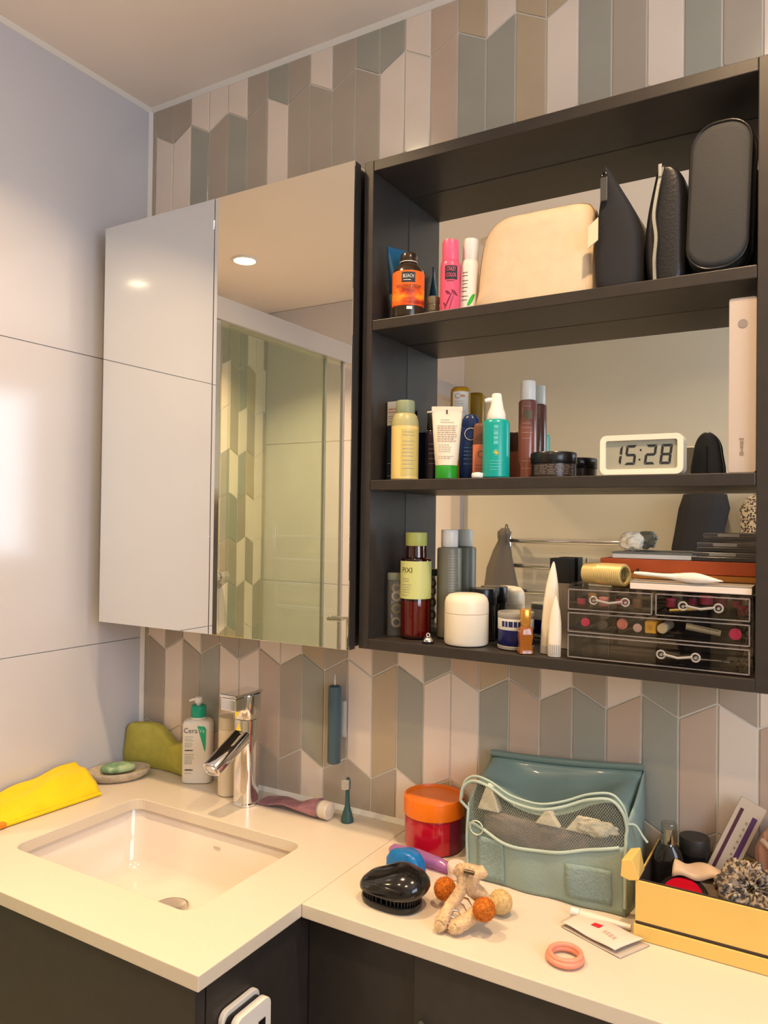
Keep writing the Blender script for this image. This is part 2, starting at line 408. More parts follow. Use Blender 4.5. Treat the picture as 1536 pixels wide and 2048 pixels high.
# things on the wall behind the camera, seen in the shelf mirror
t = thing('towel_rail', 'chrome towel rail with four bars on the rear wall, seen in the shelf mirror', 'towel rail', (0.46, YE, 0.985))
for z in (0.04, 0.14, 0.24, 0.34):
    bm = nb(); tube(bm, [(-0.24, 0.05, z), (0.24, 0.05, z)], 0.011); obj('bar', bm, chrome, t, smooth=50)
for x in (-0.24, 0.24):
    bm = nb(); tube(bm, [(x, 0.05, 0.0), (x, 0.05, 0.38)], 0.013); obj('upright', bm, chrome, t, smooth=50)
    for z in (0.05, 0.33):
        bm = nb(); tube(bm, [(x, 0.001, z), (x, 0.05, z)], 0.008); obj('bracket', bm, chrome, t, smooth=50)
def hanging(name, label, cat, loc, secs, m, folds=7, amp=0.012, y0=0.012, hook=True):
    t = thing(name, label, cat, loc)
    bm = nb(); rs = []
    for z, hx, hy, ox in secs:
        row = []
        for i in range(64):
            a = 2*PI*i/64; f = 1+(amp/max(hx, .02))*math.sin(folds*a+z*9)*0.6
            row.append((ox+hx*math.cos(a)*f, hy*1.3+y0+hy*math.sin(a)*f, z))
        rs.append(row)
    rings(bm, rs); obj('cloth', bm, m, t, smooth=80)
    bm = nb()
    if hook: tube(bm, [(0, 0.0, 0.015), (0, 0.03, 0.01), (0, 0.035, 0.03)], 0.006); obj('hook', bm, chrome, t, smooth=60)
    else: torus(bm, 0.012, 0.0025, 0.01, 0.083, 0.022, 24, 8, 'x'); obj('hanging_loop', bm, m, t, smooth=60)
    return t
grey_cloth = mat('grey_towelling', (0.11, 0.10, 0.09), rough=0.95, bump=0.6, bscale=300)
hanging('hanging_cloth', 'grey wash cloth hanging at the end of the towel rail, seen in the shelf mirror', 'cloth', (0.212, YE, 1.355),
        [(-0.30, 0.080, 0.030, 0.01), (-0.22, 0.070, 0.028, 0.004), (-0.14, 0.055, 0.026, 0.0), (-0.07, 0.034, 0.022, 0.004), (-0.03, 0.019, 0.018, 0.008), (-0.015, 0.022, 0.020, 0.01), (0.005, 0.024, 0.018, 0.01), (0.02, 0.012, 0.010, 0.01)], grey_cloth, folds=5, amp=0.010, y0=0.078, hook=False)
hanging('hanging_garment', 'long black garment hanging on the rear wall, seen in the shelf mirror', 'garment', (0.955, YE, 1.515),
        [(-0.75, 0.085, 0.05, -0.03), (-0.2, 0.080, 0.045, -0.025), (-0.06, 0.083, 0.04, 0.0), (-0.01, 0.07, 0.03, 0), (0.0, 0.02, 0.015, 0)], black_cl, amp=0.006)
leo = pattern('leopard_print', 'spots', (0.05, 0.04, 0.035), (0.50, 0.43, 0.34), 120, rough=0.9, thr=0.48)
hanging('hanging_garment', 'leopard-print garment hanging beside the black one, seen in the shelf mirror', 'garment', (1.155, YE, 1.515),
        [(-0.8, 0.085, 0.05, 0.02), (-0.25, 0.085, 0.045, 0.01), (-0.06, 0.085, 0.04, 0), (-0.02, 0.06, 0.03, 0), (0.0, 0.02, 0.015, 0)], leo, amp=0.005)

# ================================================================== FIXED FURNITURE
# mirror cabinet
mc = thing('mirror_cabinet', 'wall cabinet with two frameless mirror doors over the washbasin', 'cabinet', (0.358, -0.07, 1.1831))
bm = nb(); box(bm, 0.066, 0.655, -0.142, -0.001, 1.185, 1.985); obj('body', bm, dark_lam, mc, world=True, bevel=0.001)
for n, (a, b) in enumerate(((0.0549, 0.3538), (0.3556, 0.6612))):
    bm = nb(); box(bm, a, b, -0.160, -0.144, 1.1831, 1.9868); d = obj('door', bm, dark_lam, mc, world=True)
    bm = nb(); box(bm, a, b, -0.1640, -0.1601, 1.1831, 1.9868); obj('mirror_pane', bm, mirror_m, d, world=True, bevel=0.0006)
# open shelf unit
UX0, UX1, XI0, XI1, YF = 0.667, 1.274, 0.685, 1.256, -0.1422
S1, S2, S3, UT = 1.7250, 1.4618, 1.2014, 1.9900
su = thing('shelf_unit', 'dark open wall shelf unit with two shelves and a mirrored back', 'shelf unit', (0.97, -0.07, 1.1846))
def ubox(name, m, *a, bevel=0.0012):
    bm = nb(); box(bm, *a); return obj(name, bm, m, su, world=True, bevel=bevel)
ubox('side_panel', dark_lam, UX0, XI0, YF, -0.001, 1.1846, UT)
ubox('side_panel', dark_lam, XI1, UX1, YF, -0.001, 1.1846, UT)
ubox('top_panel', dark_lam, XI0, XI1, YF, -0.001, UT-0.018, UT)
ubox('bottom_panel', dark_lam, XI0, XI1, YF, -0.001, 1.1846, S3)
ubox('shelf', dark_lam, XI0+0.0005, XI1-0.0005, YF, -0.021, S1-0.017, S1)
ubox('shelf', dark_lam, XI0+0.0005, XI1-0.0005, YF, -0.021, S2-0.017, S2)
ubox('mirror_back', mirror_m, XI0, XI1, -0.020, -0.016, S3, UT-0.018, bevel=0.0008)
# countertop (L-shaped) with the sink opening
quartz = mat('white_quartz', (0.70, 0.615, 0.50), rough=0.28, var=0.015, vscale=150, coat=0.1)
CT = 0.85
sx0, sx1, sy0, sy1 = 0.1755, 0.5765, -0.4265, -0.1635
def holed_plate(bm, outer, inner, z0, z1):
    """outer and inner rounded polygons with the same vertex count"""
    n = len(outer)
    vo1 = [bm.verts.new((x, y, z1)) for x, y in outer]; vi1 = [bm.verts.new((x, y, z1)) for x, y in inner]
    vo0 = [bm.verts.new((x, y, z0)) for x, y in outer]; vi0 = [bm.verts.new((x, y, z0)) for x, y in inner]
    for i in range(n):
        j = (i+1) % n
        bm.faces.new((vo1[i], vo1[j], vi1[j], vi1[i])); bm.faces.new((vo0[j], vo0[i], vi0[i], vi0[j]))
        bm.faces.new((vo0[i], vo0[j], vo1[j], vo1[i])); bm.faces.new((vi1[i], vi1[j], vi0[j], vi0[i]))
inner = rect_round(sx0, sx1, sy0, sy1, 0.022, 5)
cor = [(0.6914, -0.0005), (0.001, -0.0005), (0.001, -0.527), (0.6914, -0.527)]
icx, icy = (sx0+sx1)/2, (sy0+sy1)/2
ct = thing('countertop', 'white quartz countertop stepping from the deep sink part to a narrow ledge', 'countertop', (0.69, -0.15, 0.83))
outer2 = []
for i in range(24):
    q = i//6; k = i % 6; a = cor[q]
    prevm = {0: (0.6914, sy1), 1: (sx0, -0.0005), 2: (0.001, sy0), 3: (sx1, -0.527)}[q]
    nextm = {0: (sx1, -0.0005), 1: (0.001, sy1), 2: (sx0, -0.527), 3: (0.6914, sy0)}[q]
    w = [0, 0.5, 1, 1, 1.5, 2][k]
    if k == 3: w = 1.02
    if w <= 1: outer2.append((prevm[0]+(a[0]-prevm[0])*w, prevm[1]+(a[1]-prevm[1])*w))
    else: outer2.append((a[0]+(nextm[0]-a[0])*(w-1), a[1]+(nextm[1]-a[1])*(w-1)))
bm = nb(); holed_plate(bm, outer2, inner, CT-0.020, CT); obj('sink_slab', bm, quartz, ct, world=True, bevel=0.0014)
bm = nb(); prism_z(bm, [(0.6922, -0.0005), (0.6922, -0.3237), (1.86, -0.3237), (1.86, -0.0005)], CT-0.020, CT); obj('ledge_slab', bm, quartz, ct, world=True, bevel=0.0014)
# undermount basin
ceramic = mat('white_ceramic', (0.80, 0.71, 0.62), rough=0.12, coat=0.4)
sk = thing('sink_basin', 'rectangular undermount white ceramic basin', 'sink', (icx, icy, CT-0.02))
bm = nb(); rs = []
hx, hy = (sx1-sx0)/2, (sy1-sy0)/2
for z, s, r in ((-0.0035, 0.030, 0.03), (-0.0037, 0.014, 0.03), (-0.0045, 0.010, 0.03), (-0.05, -0.001, 0.035), (-0.088, -0.006, 0.035), (-0.104, -0.014, 0.04), (-0.112, -0.030, 0.05), (-0.1145, -0.060, 0.05), (-0.1155, -0.09, 0.03)):
    rs.append([(x, y, z) for x, y in rect_round(-hx-s, hx+s, -hy-s, hy+s, r, 6)])
rings(bm, rs, close0=False, close1=True); bs = obj('basin', bm, ceramic, sk, smooth=50, solid=0.006)
bm = nb(); lathe(bm, [(0.0, 0.006), (0.012, 0.0065), (0.024, 0.006), (0.029, 0.002), (0.030, 0.0)], 32, -0.024, 0.052, -0.1115); obj('drain_cover', bm, steel, sk, smooth=40)
bm = nb(); lathe(bm, [(0.033, 0.0), (0.033, 0.002), (0.030, 0.003), (0.030, 0.0)], 32, -0.024, 0.052, -0.1118); obj('drain_ring', bm, chrome, sk, smooth=40)
print_lines(sk, mat('pale_grey_mark', (0.55, 0.50, 0.44)), None, [-0.030], 0.000, 0.018, h=0.0045, loc=hy-0.0010, name='maker_mark')
# vanity cabinet
vc = thing('vanity_cabinet', 'dark laminate vanity cabinet under the washbasin', 'cabinet', (0.34, -0.26, 0.0))
def vbox(name, m, *a, p=vc, bevel=0.001):
    bm = nb(); box(bm, *a); return obj(name, bm, m, p, world=True, bevel=bevel)
vbox('side_panel', dark_lam, 0.002, 0.020, -0.50, -0.002, 0.10, 0.83)
vbox('side_panel', dark_lam, 0.662, 0.680, -0.50, -0.002, 0.10, 0.83)
vbox('bottom_panel', dark_lam, 0.020, 0.662, -0.50, -0.002, 0.10, 0.118)
vbox('plinth', dark_lam, 0.02, 0.66, -0.44, -0.42, 0.001, 0.10)
df = vbox('drawer_front', dark_lam, 0.003, 0.679, -0.519, -0.5015, 0.475, 0.8295)
vbox('drawer_front', dark_lam, 0.003, 0.679, -0.519, -0.5015, 0.112, 0.471)
bm = nb(); tube(bm, [(0.13, -0.521, 0.722), (0.13, -0.545, 0.722), (0.245, -0.545, 0.722), (0.245, -0.521, 0.722)], 0.006); obj('handle', bm, mat('pale_gold_metal', (0.80, 0.68, 0.48), rough=0.3, metal=0.8), df, world=True, smooth=50)
# narrow base cabinet under the ledge
nc = thing('base_cabinet', 'shallow dark laminate cabinet under the narrow counter ledge', 'cabinet', (1.27, -0.15, 0.0))
vbox('body', dark_lam, 0.6815, 1.85, -0.290, -0.002, 0.10, 0.829, p=nc)
vbox('plinth', dark_lam, 0.69, 1.85, -0.25, -0.23, 0.001, 0.10, p=nc)
for a, b in ((0.865, 1.24), (1.244, 1.62)):
    dd = vbox('door', dark_lam, a, b, -0.308, -0.2905, 0.115, 0.822, p=nc)
    bm = nb(); tube(bm, [(a+0.012, -0.3085, 0.735), (a+0.012, -0.325, 0.735), (a+0.012, -0.325, 0.60), (a+0.012, -0.3085, 0.60)], 0.005); obj('handle', bm, steel, dd, world=True, smooth=50)

# ================================================================== THINGS ON THE UPPER SHELF
e1 = S1+0.0006; e2 = S2+0.0006; e3 = S3+0.0006
def crimp_tube(name, label, loc, rz, w, h, rcap, body_m, cap_m, caph=0.02, capr=None, tilt=None, base=None, cap_name='cap'):
    """squeeze tube standing on its cap, flat crimp on top"""
    t = thing(name, label, 'tube', loc, rz, tilt=tilt)
    capr = capr or rcap*1.02
    bm = nb(); lathe(bm, [(capr*0.94, 0), (capr, 0.001), (capr, caph-0.001), (capr*0.96, caph)], 28); obj(cap_name, bm, cap_m, t, smooth=40)
    secs = []
    for k in range(9):
        f = k/8; z = caph+(h-caph)*f
        secs.append((z, rcap+(w-rcap)*f**0.8, max(rcap*(1-f**1.3), 0.0012), 2.0+1.5*f))
    secs.append((h+0.002, w, 0.0012, 4))
    bm = nb(); loft(bm, secs, 36); b = obj('tube_body', bm, body_m, t, smooth=50)
    bm = nb(); box(bm, -w, w, -0.0018, 0.0018, h-0.006, h+0.003); obj('crimp', bm, body_m, t, bevel=0.0005)
    return t, b

# blue tube in the corner
blue_t = mat('blue_tube_plastic', (0.02, 0.13, 0.26), rough=0.3, var=0.05)
t, _ = crimp_tube('hair_tube', 'blue squeeze tube behind the orange dye bottle, in the left corner of the top shelf', (0.7040, -0.0835, e1), 1.15, 0.0265, 0.128, 0.0145, blue_t, mat('pale_blue_cap', (0.35, 0.45, 0.52), rough=0.4), caph=0.03)
bm = nb(); loft(bm, [(0.031, 0.0155, 0.0148, 2.1), (0.052, 0.0195, 0.0135, 2.2)], 36); obj('pale_base_print', bm, mat('pale_blue_print', (0.42, 0.50, 0.54), rough=0.4), t, smooth=50)

# orange dye bottle
x, y = 0.737, -0.1135
t = thing('dye_bottle', 'brown dye bottle with flame-orange label and black BLEACH panel', 'bottle', (x, y, e1), face(x, y))
brown_gl = mat('dark_brown_plastic', (0.035, 0.022, 0.012), rough=0.2)
bm = nb(); lathe(bm, [(0.023, 0), (0.0255, 0.002), (0.0262, 0.006), (0.0262, 0.070), (0.024, 0.080), (0.016, 0.089), (0.0125, 0.091), (0.0125, 0.093)], 40); obj('bottle_body', bm, brown_gl, t, smooth=40)
bm = nb(); lathe(bm, [(0.0135, 0.0925), (0.014, 0.094), (0.0138, 0.106), (0.012, 0.1085), (0.0, 0.109)], 28); obj('cap', bm, brown_gl, t, smooth=40)
bm = nb(); torus(bm, 0.0142, 0.0008, cz=0.0935); obj('cap_ring', bm, cream_pl, t, smooth=60)
fl = bpy.data.materials.new('flame_label'); fl.use_nodes = True; nt = fl.node_tree; b = nt.nodes['Principled BSDF']; b.inputs['Roughness'].default_value = 0.35
tc = nt.nodes.new('ShaderNodeTexCoord'); mp = nt.nodes.new('ShaderNodeMapping'); mp.inputs['Scale'].default_value = (30, 30, 75); mp.inputs['Rotation'].default_value = (0, 0.5, 0)
nz = nt.nodes.new('ShaderNodeTexNoise'); nz.inputs['Scale'].default_value = 1.0; nz.inputs['Detail'].default_value = 3; rp = nt.nodes.new('ShaderNodeValToRGB')
rp.color_ramp.elements[0].position = 0.36; rp.color_ramp.elements[0].color = (0.35, 0.03, 0.01, 1); rp.color_ramp.elements[1].position = 0.62; rp.color_ramp.elements[1].color = (1.0, 0.38, 0.02, 1)
el = rp.color_ramp.elements.new(0.48); el.color = (0.90, 0.12, 0.01, 1)
nt.links.new(tc.outputs['Object'], mp.inputs[0]); nt.links.new(mp.outputs[0], nz.inputs['Vector']); nt.links.new(nz.outputs['Fac'], rp.inputs[0]); nt.links.new(rp.outputs[0], b.inputs['Base Color'])
bm = nb(); band(bm, 0.0265, 0.018, 0.046); lb = obj('flame_print', bm, fl, t, smooth=60)
org = mat('orange_label', (0.90, 0.16, 0.02), rough=0.35)
bm = nb(); band(bm, 0.0265, 0.046, 0.0745); obj('label', bm, org, t, smooth=60)
bm = nb(); band(bm, 0.0268, 0.055, 0.0715, -0.42, 0.42, 12); obj('name_panel', bm, ink, t, smooth=60)
lettering('BLEACH', 0.0085, ink_white, t, (0, 0, 0.0648), R=0.0271, sx=0.60)
print_lines(t, ink_white, 0.0271, [0.0585], -0.3, 0.3)
lettering('TANGERINE DREAM', 0.0085, mat('deep_red_ink', (0.12, 0.015, 0.01)), t, (0, 0, 0.0485), R=0.0272, sx=0.60)
bm = nb(); band(bm, 0.0268, 0.011, 0.016, -0.1, 0.25, 8); obj('batch_print', bm, ink_white, t)

# small olive jar
t = thing('small_jar', 'small olive glass jar between the orange and pink bottles', 'jar', (0.774, -0.095, e1), 0.4)
bm = nb(); lathe(bm, [(0.009, 0), (0.0105, 0.001), (0.0105, 0.022), (0.0095, 0.025)], 24); obj('jar_body', bm, mat('olive_glass', (0.17, 0.16, 0.09), rough=0.15), t, smooth=40)
bm = nb(); lathe(bm, [(0.0102, 0.025), (0.0106, 0.026), (0.0106, 0.036), (0.009, 0.0375), (0, 0.0375)], 24); obj('lid', bm, mat('olive_lid', (0.25, 0.23, 0.14), rough=0.4), t, smooth=40)
print_lines(t, ink, 0.0107, [0.013, 0.009], -0.5, 0.7)

# pink colour bottle
x, y = 0.808, -0.103
t = thing('dye_bottle', 'slim bright pink dye bottle with black logo block and splash print', 'bottle', (x, y, e1), face(x, y))
pk = mat('pink_plastic', (0.72, 0.10, 0.20), rough=0.3); pk2 = mat('pink_cap_plastic', (0.90, 0.13, 0.25), rough=0.35)
bm = nb(); lathe(bm, [(0.0145, 0), (0.016, 0.0015), (0.016, 0.080), (0.0148, 0.0855), (0.0125, 0.088)], 32); obj('bottle_body', bm, pk, t, smooth=40)
bm = nb(); lathe(bm, [(0.0128, 0.088), (0.0132, 0.089), (0.0132, 0.117), (0.0122, 0.121), (0.009, 0.1225), (0, 0.1225)], 32); obj('cap', bm, pk2, t, smooth=40)
bm = nb(); band(bm, 0.0162, 0.055, 0.077, -0.55, 0.75, 16); obj('logo_block', bm, ink, t, smooth=60)
lettering('CRAZY', 0.0092, pk2, t, (0.1, 0, 0.0715), R=0.0164, sx=0.52)
lettering('COLOR', 0.0092, pk2, t, (0.1, 0, 0.0618), R=0.0164, sx=0.52)
print_lines(t, ink, 0.0163, [0.0525], -0.4, 0.6)
bm = nb()
for a, z0, da, z1 in ((-0.6, 0.008, 0.9, 0.037), (-0.1, 0.006, 0.5, 0.033), (-0.5, 0.036, 0.5, 0.032), (0.1, 0.038, 0.7, 0.030), (-0.7, 0.018, 0.3, 0.012)):
    for k in range(8):
        f0, f1 = k/8, (k+1)/8; w = 0.0022*math.sin(PI*(f0+f1)/2)+0.0006
        A = [(a+da*f, z0+(z1-z0)*f) for f in (f0, f1)]
        vs = [bm.verts.new((0.0163*math.sin(p), -0.0163*math.cos(p), q+s)) for p, q, s in ((A[0][0], A[0][1], -w), (A[1][0], A[1][1], -w), (A[1][0], A[1][1], w), (A[0][0], A[0][1], w))]
        bm.faces.new(vs)
obj('splash_print', bm, mat('maroon_ink', (0.22, 0.01, 0.05), rough=0.5), t)

# white bottle with green leaf
x, y = 0.8355, -0.088
t = thing('lotion_bottle', 'slim white bottle with a bright green leaf mark, leaning on the cream pouch', 'bottle', (x-0.003, y, e1+0.0006), face(x, y), tilt=(0, 0.035, 0))
wb = mat('warm_white_plastic', (0.80, 0.73, 0.64), rough=0.35)
bm = nb(); lathe(bm, [(0.0135, 0), (0.0148, 0.0015), (0.0148, 0.080), (0.0135, 0.086), (0.0122, 0.088)], 32); obj('bottle_body', bm, wb, t, smooth=40)
bm = nb(); lathe(bm, [(0.0118, 0.0882), (0.0124, 0.089), (0.0124, 0.119), (0.0116, 0.1225), (0, 0.123)], 32); obj('cap', bm, white_pl, t, smooth=40)
bm = nb()
pts = [(-0.0055, 0.012), (-0.002, 0.0105), (0.003, 0.018), (0.0062, 0.028), (0.0055, 0.0335), (0.001, 0.033), (-0.0035, 0.026), (-0.006, 0.017)]
V = []
for k in range(11):
    f = k/10; zlo = 0.011+0.017*f; wz = 0.0065*math.sin(PI*min(max(f*0.86+0.07, 0), 1))
    u = -0.006+0.0122*f; V.append([bm.verts.new((0.0151*math.sin(u/0.0150+0.30), -0.0151*math.cos(u/0.0150+0.30), zlo+s*wz+0.003)) for s in (-1, 1)])
for a, b in zip(V, V[1:]): bm.faces.new((a[0], b[0], b[1], a[1]))
obj('leaf_mark', bm, mat('bright_green_ink', (0.02, 0.45, 0.02), rough=0.4), t)
print_lines(t, ink, 0.01495, [0.066, 0.061, 0.053, 0.048, 0.042, 0.036, 0.028, 0.022], -0.8, 0.0, h=0.0014)

# cream pouch
cream_cl = mat('cream_canvas', (0.74, 0.58, 0.40), rough=0.75, var=0.05, vscale=40, bump=0.25, bscale=900)
t = thing('cosmetic_pouch', 'cream canvas cosmetic pouch with rounded top standing on the upper shelf', 'pouch', (0.94, -0.082, e1))
out = [(0.8572, -0.1000, 1.7426), (0.8545, -0.1000, 1.7581), (0.8606, -0.1000, 1.8166), (0.8721, -0.1000, 1.8494), (0.8977, -0.1000, 1.8674), (0.9399, -0.1000, 1.8692), (0.9789, -0.1000, 1.8690), (1.0167, -0.1000, 1.8680), (1.0330, -0.1000, 1.8603), (1.0383, -0.1000, 1.8379), (1.0395, -0.1000, 1.7937), (1.0399, -0.1000, 1.7395), (0.9570, -0.1000, 1.7395)]
ol = [(p[0]-0.94, max(p[2]-e1, 0.0)) for p in out]; ol[0] = (ol[0][0], 0.0); ol[-2] = (ol[-2][0], 0.0); ol[-1] = (ol[-1][0], 0.0)
ol = [(p.x, max(p.z, 0)) for p in spline([(a, 0, b) for a, b in ol], 5, True)]
cxp = sum(p[0] for p in ol)/len(ol); czp = sum(p[1] for p in ol)/len(ol)
def shell(bm, ol, layers):
    rings(bm, [[(cxp+(a-cxp)*s, yy, czp+(b-czp)*s if b > 0.002 else b) for a, b in ol] for s, yy in layers])
bm = nb(); shell(bm, ol, [(0.55, -0.0265), (0.85, -0.0245), (0.965, -0.019), (1.0, -0.012), (1.0, 0.012), (0.965, 0.019), (0.8, 0.024), (0.5, 0.025)]); obj('pouch_body', bm, cream_cl, t, smooth=60)
bm = nb(); pts = [(a, -0.0125, b) for a, b in ol if b > 0.004]; k0 = max(range(len(pts)), key=lambda i: (Vector(pts[i])-Vector(pts[(i+1) % len(pts)])).length); pts = pts[k0+1:]+pts[:k0+1]
tube(bm, pts, 0.0014, 8); obj('piping', bm, mat('brown_piping', (0.30, 0.21, 0.14), rough=0.7), t, smooth=60)
bm = nb(); tube(bm, [(p[0], 0.0, p[2]+0.0008) for p in pts if p[2] > 0.09], 0.0022, 8); obj('zip', bm, mat('cream_zip', (0.66, 0.52, 0.38), rough=0.6), t, smooth=60)

# black pouches seen from their ends
def end_pouch(name, label, loc, prof, y0, y1, m):
    """prof: (z, xleft, xright) sections; the long side runs back in depth"""
    t = thing(name, label, 'pouch', loc)
    bm = nb(); rs = []
    for z, a, b in prof:
        ins = 0.006
        rs.append([(a, y0+ins, z), ((a*3+b)/4, y0+0.001, z), ((a+b)/2, y0, z), ((a+b*3)/4, y0+0.001, z), (b, y0+ins, z), (b, y1-ins, z), ((a+b)/2, y1, z), (a, y1-ins, z)])
    rings(bm, rs); b = obj('pouch_body', bm, m, t, smooth=60, subd=2); return t
t = end_pouch('cosmetic_pouch', 'black fabric pouch with dark zip pull and cream tag beside the cream pouch', (1.073, -0.085, e1),
    [(0.0, -0.024, 0.030), (0.003, -0.031, 0.036), (0.03, -0.0345, 0.037), (0.08, -0.034, 0.036), (0.115, -0.028, 0.024), (0.150, -0.0215, 0.004), (0.172, -0.019, -0.008), (0.176, -0.017, -0.010)], -0.042, 0.05, black_cl)
bm = nb(); box(bm, -0.0185, -0.0085, -0.047, -0.0445, 0.124, 0.158); obj('zip_pull', bm, mat('gunmetal', (0.10, 0.10, 0.10), rough=0.4, metal=0.6), t, bevel=0.001)
bm = nb(); torus(bm, 0.003, 0.0010, -0.0135, -0.0455, 0.162, 20, 8, 'y'); tube(bm, [(-0.0135, -0.0455, 0.165), (-0.0155, -0.041, 0.176), (-0.0155, -0.02, 0.178)], 0.0016, 8); obj('zip_slider', bm, black_pl, t)
bm = nb(); prism(bm, [(-0.0358, 0.061), (-0.0215, 0.071), (-0.0215, 0.103), (-0.0352, 0.092)], -0.0455, -0.0435); obj('tag', bm, mat('cream_tag', (0.72, 0.58, 0.40), rough=0.7), t)
t = end_pouch('cosmetic_pouch', 'black leather pouch with a silver zip running down its end', (1.14, -0.085, e1),
    [(0.0, -0.020, 0.024), (0.003, -0.025, 0.028), (0.03, -0.030, 0.0295), (0.075, -0.0315, 0.029), (0.11, -0.026, 0.0285), (0.140, -0.0185, 0.0265), (0.156, -0.0145, 0.018), (0.160, -0.010, 0.006)], -0.040, 0.05, mat('black_leather', (0.012, 0.011, 0.012), rough=0.35, bump=0.2, bscale=250))
zp = spline([(-0.011, -0.0405, 0.003), (-0.0115, -0.0425, 0.03), (-0.0095, -0.0425, 0.06), (-0.0125, -0.0425, 0.09), (-0.009, -0.0415, 0.12), (-0.004, -0.038, 0.150), (-0.003, -0.030, 0.1615)], 8)
bm = nb(); tube(bm, zp, 0.0030, 8); obj('zip_tape', bm, black_cl, t, smooth=60)
bm = nb()
for i, p in enumerate(zp[:-5]):
    for s in (0.0, 0.5):
        q = p.lerp(zp[i+1], s); box(bm, q.x-0.0021, q.x+0.0021, q.y-0.0042, q.y-0.0022, q.z-0.0008, q.z+0.0008)
tag(obj('zip_teeth', bm, mat('silver_zip', (0.70, 0.68, 0.58), rough=0.3, metal=0.9), t), kind='stuff')
bm = nb(); box(bm, -0.0075, -0.0025, -0.046, -0.044, 0.142, 0.160); obj('zip_pull', bm, steel, t, bevel=0.001)

# rounded charcoal case
t = thing('zip_case', 'tall charcoal case with rounded corners at the right end of the top shelf', 'case', (1.2055, -0.09, e1+0.003))
char = mat('charcoal_eva', (0.030, 0.030, 0.031), rough=0.7, bump=0.2, bscale=900)
oc = rect_round(-0.0385, 0.0385, 0.0, 0.200, 0.033, 8)
oc = [(a+b*0.035, b) for a, b in oc]
cxp, czp = 0.0035, 0.10
bm = nb(); rings(bm, [[(cxp+(a-cxp)*s, yy, czp+(b-czp)*s) for a, b in oc] for s, yy in ((0.86, -0.0405), (0.93, -0.0395), (0.955, -0.035), (0.97, -0.030), (1.0, -0.026), (1.0, 0.026), (0.96, 0.036), (0.8, 0.0395))]); obj('case_body', bm, char, t, smooth=60)
bm = nb(); tube(bm, [(cxp+(a-cxp)*0.95, -0.0372, czp+(b-czp)*0.965) for a, b in oc+[oc[0]]], 0.0022, 8); obj('piping', bm, black_pl, t, smooth=60)
bm = nb(); tube(bm, [(a, 0.0, b) for a, b in oc+[oc[0]]], 0.0028, 8); obj('zip', bm, black_pl, t, smooth=60)
t = thing('flat_pouch', 'dark teal pouch squeezed behind the charcoal case in the top right corner', 'pouch', (1.236, -0.033, e1))
bm = nb(); loft(bm, [(0.0, 0.016, 0.0095, 5), (0.004, 0.0178, 0.011, 4), (0.12, 0.0178, 0.0095, 4), (0.145, 0.016, 0.004, 4)], 32); obj('pouch_body', bm, mat('dark_teal_nylon', (0.004, 0.030, 0.050), rough=0.5), t, smooth=50)
bm = nb(); tube(bm, [(-0.015, 0, 0.1465), (0.015, 0, 0.1465)], 0.0018, 8); obj('zip', bm, black_pl, t)

# ================================================================== THINGS ON THE MIDDLE SHELF
# navy and white box
t = thing('product_box', 'tall navy and white carton behind the yellow bottle', 'box', (0.7035, -0.074, e2))
navy = mat('navy_card', (0.018, 0.035, 0.075), rough=0.4); card = mat('white_card', (0.66, 0.64, 0.58), rough=0.5)
bm = nb(); box(bm, -0.0165, 0.0165, -0.018, 0.018, 0, 0.094); obj('lower_carton', bm, navy, t, bevel=0.0006)
bm = nb(); box(bm, -0.0165, 0.0165, -0.018, 0.018, 0.0942, 0.135); obj('upper_carton', bm, card, t, bevel=0.0006)
print_lines(t, mat('red_ink', (0.5, 0.05, 0.05)), None, [0.122, 0.117], -0.014, 0.012, loc=-0.0183)
print_lines(t, ink_grey, None, [0.110, 0.106, 0.101], -0.014, 0.012, loc=-0.0183, h=0.001)
print_lines(t, ink_white, None, [0.03, 0.009], -0.014, 0.014, loc=-0.0183, h=0.0008)

# yellow bottle
x, y = 0.7325, -0.1105
t = thing('lotion_bottle', 'pale yellow bottle with grey-green cap at the left end of the middle shelf', 'bottle', (x, y, e2), face(x, y))
yel = mat('pale_yellow_plastic', (0.80, 0.60, 0.22), rough=0.35); sage = mat('sage_green_cap', (0.27, 0.31, 0.19), rough=0.4)
bm = nb(); lathe(bm, [(0.021, 0), (0.0226, 0.0015), (0.0226, 0.088)], 36); obj('bottle_body', bm, yel, t, smooth=40)
bm = nb(); lathe(bm, [(0.0226, 0.0882), (0.0222, 0.096), (0.0195, 0.105), (0.0165, 0.109), (0.015, 0.1095)], 36); obj('shoulder', bm, mat('olive_shoulder', (0.42, 0.40, 0.19), rough=0.35), t, smooth=40)
bm = nb(); lathe(bm, [(0.0152, 0.1097), (0.0156, 0.111), (0.0156, 0.128), (0.0145, 0.1305), (0, 0.1308)], 32); obj('cap', bm, sage, t, smooth=40)
bm = nb(); band(bm, 0.0228, 0.006, 0.082, -0.3, 1.3, 16); obj('label', bm, mat('olive_yellow_label', (0.62, 0.50, 0.16), rough=0.4), t, smooth=60)
print_lines(t, ink_grey, 0.0230, [0.077, 0.072, 0.062, 0.056, 0.050, 0.044, 0.038, 0.031, 0.025, 0.018], -0.2, 0.9, h=0.0009)

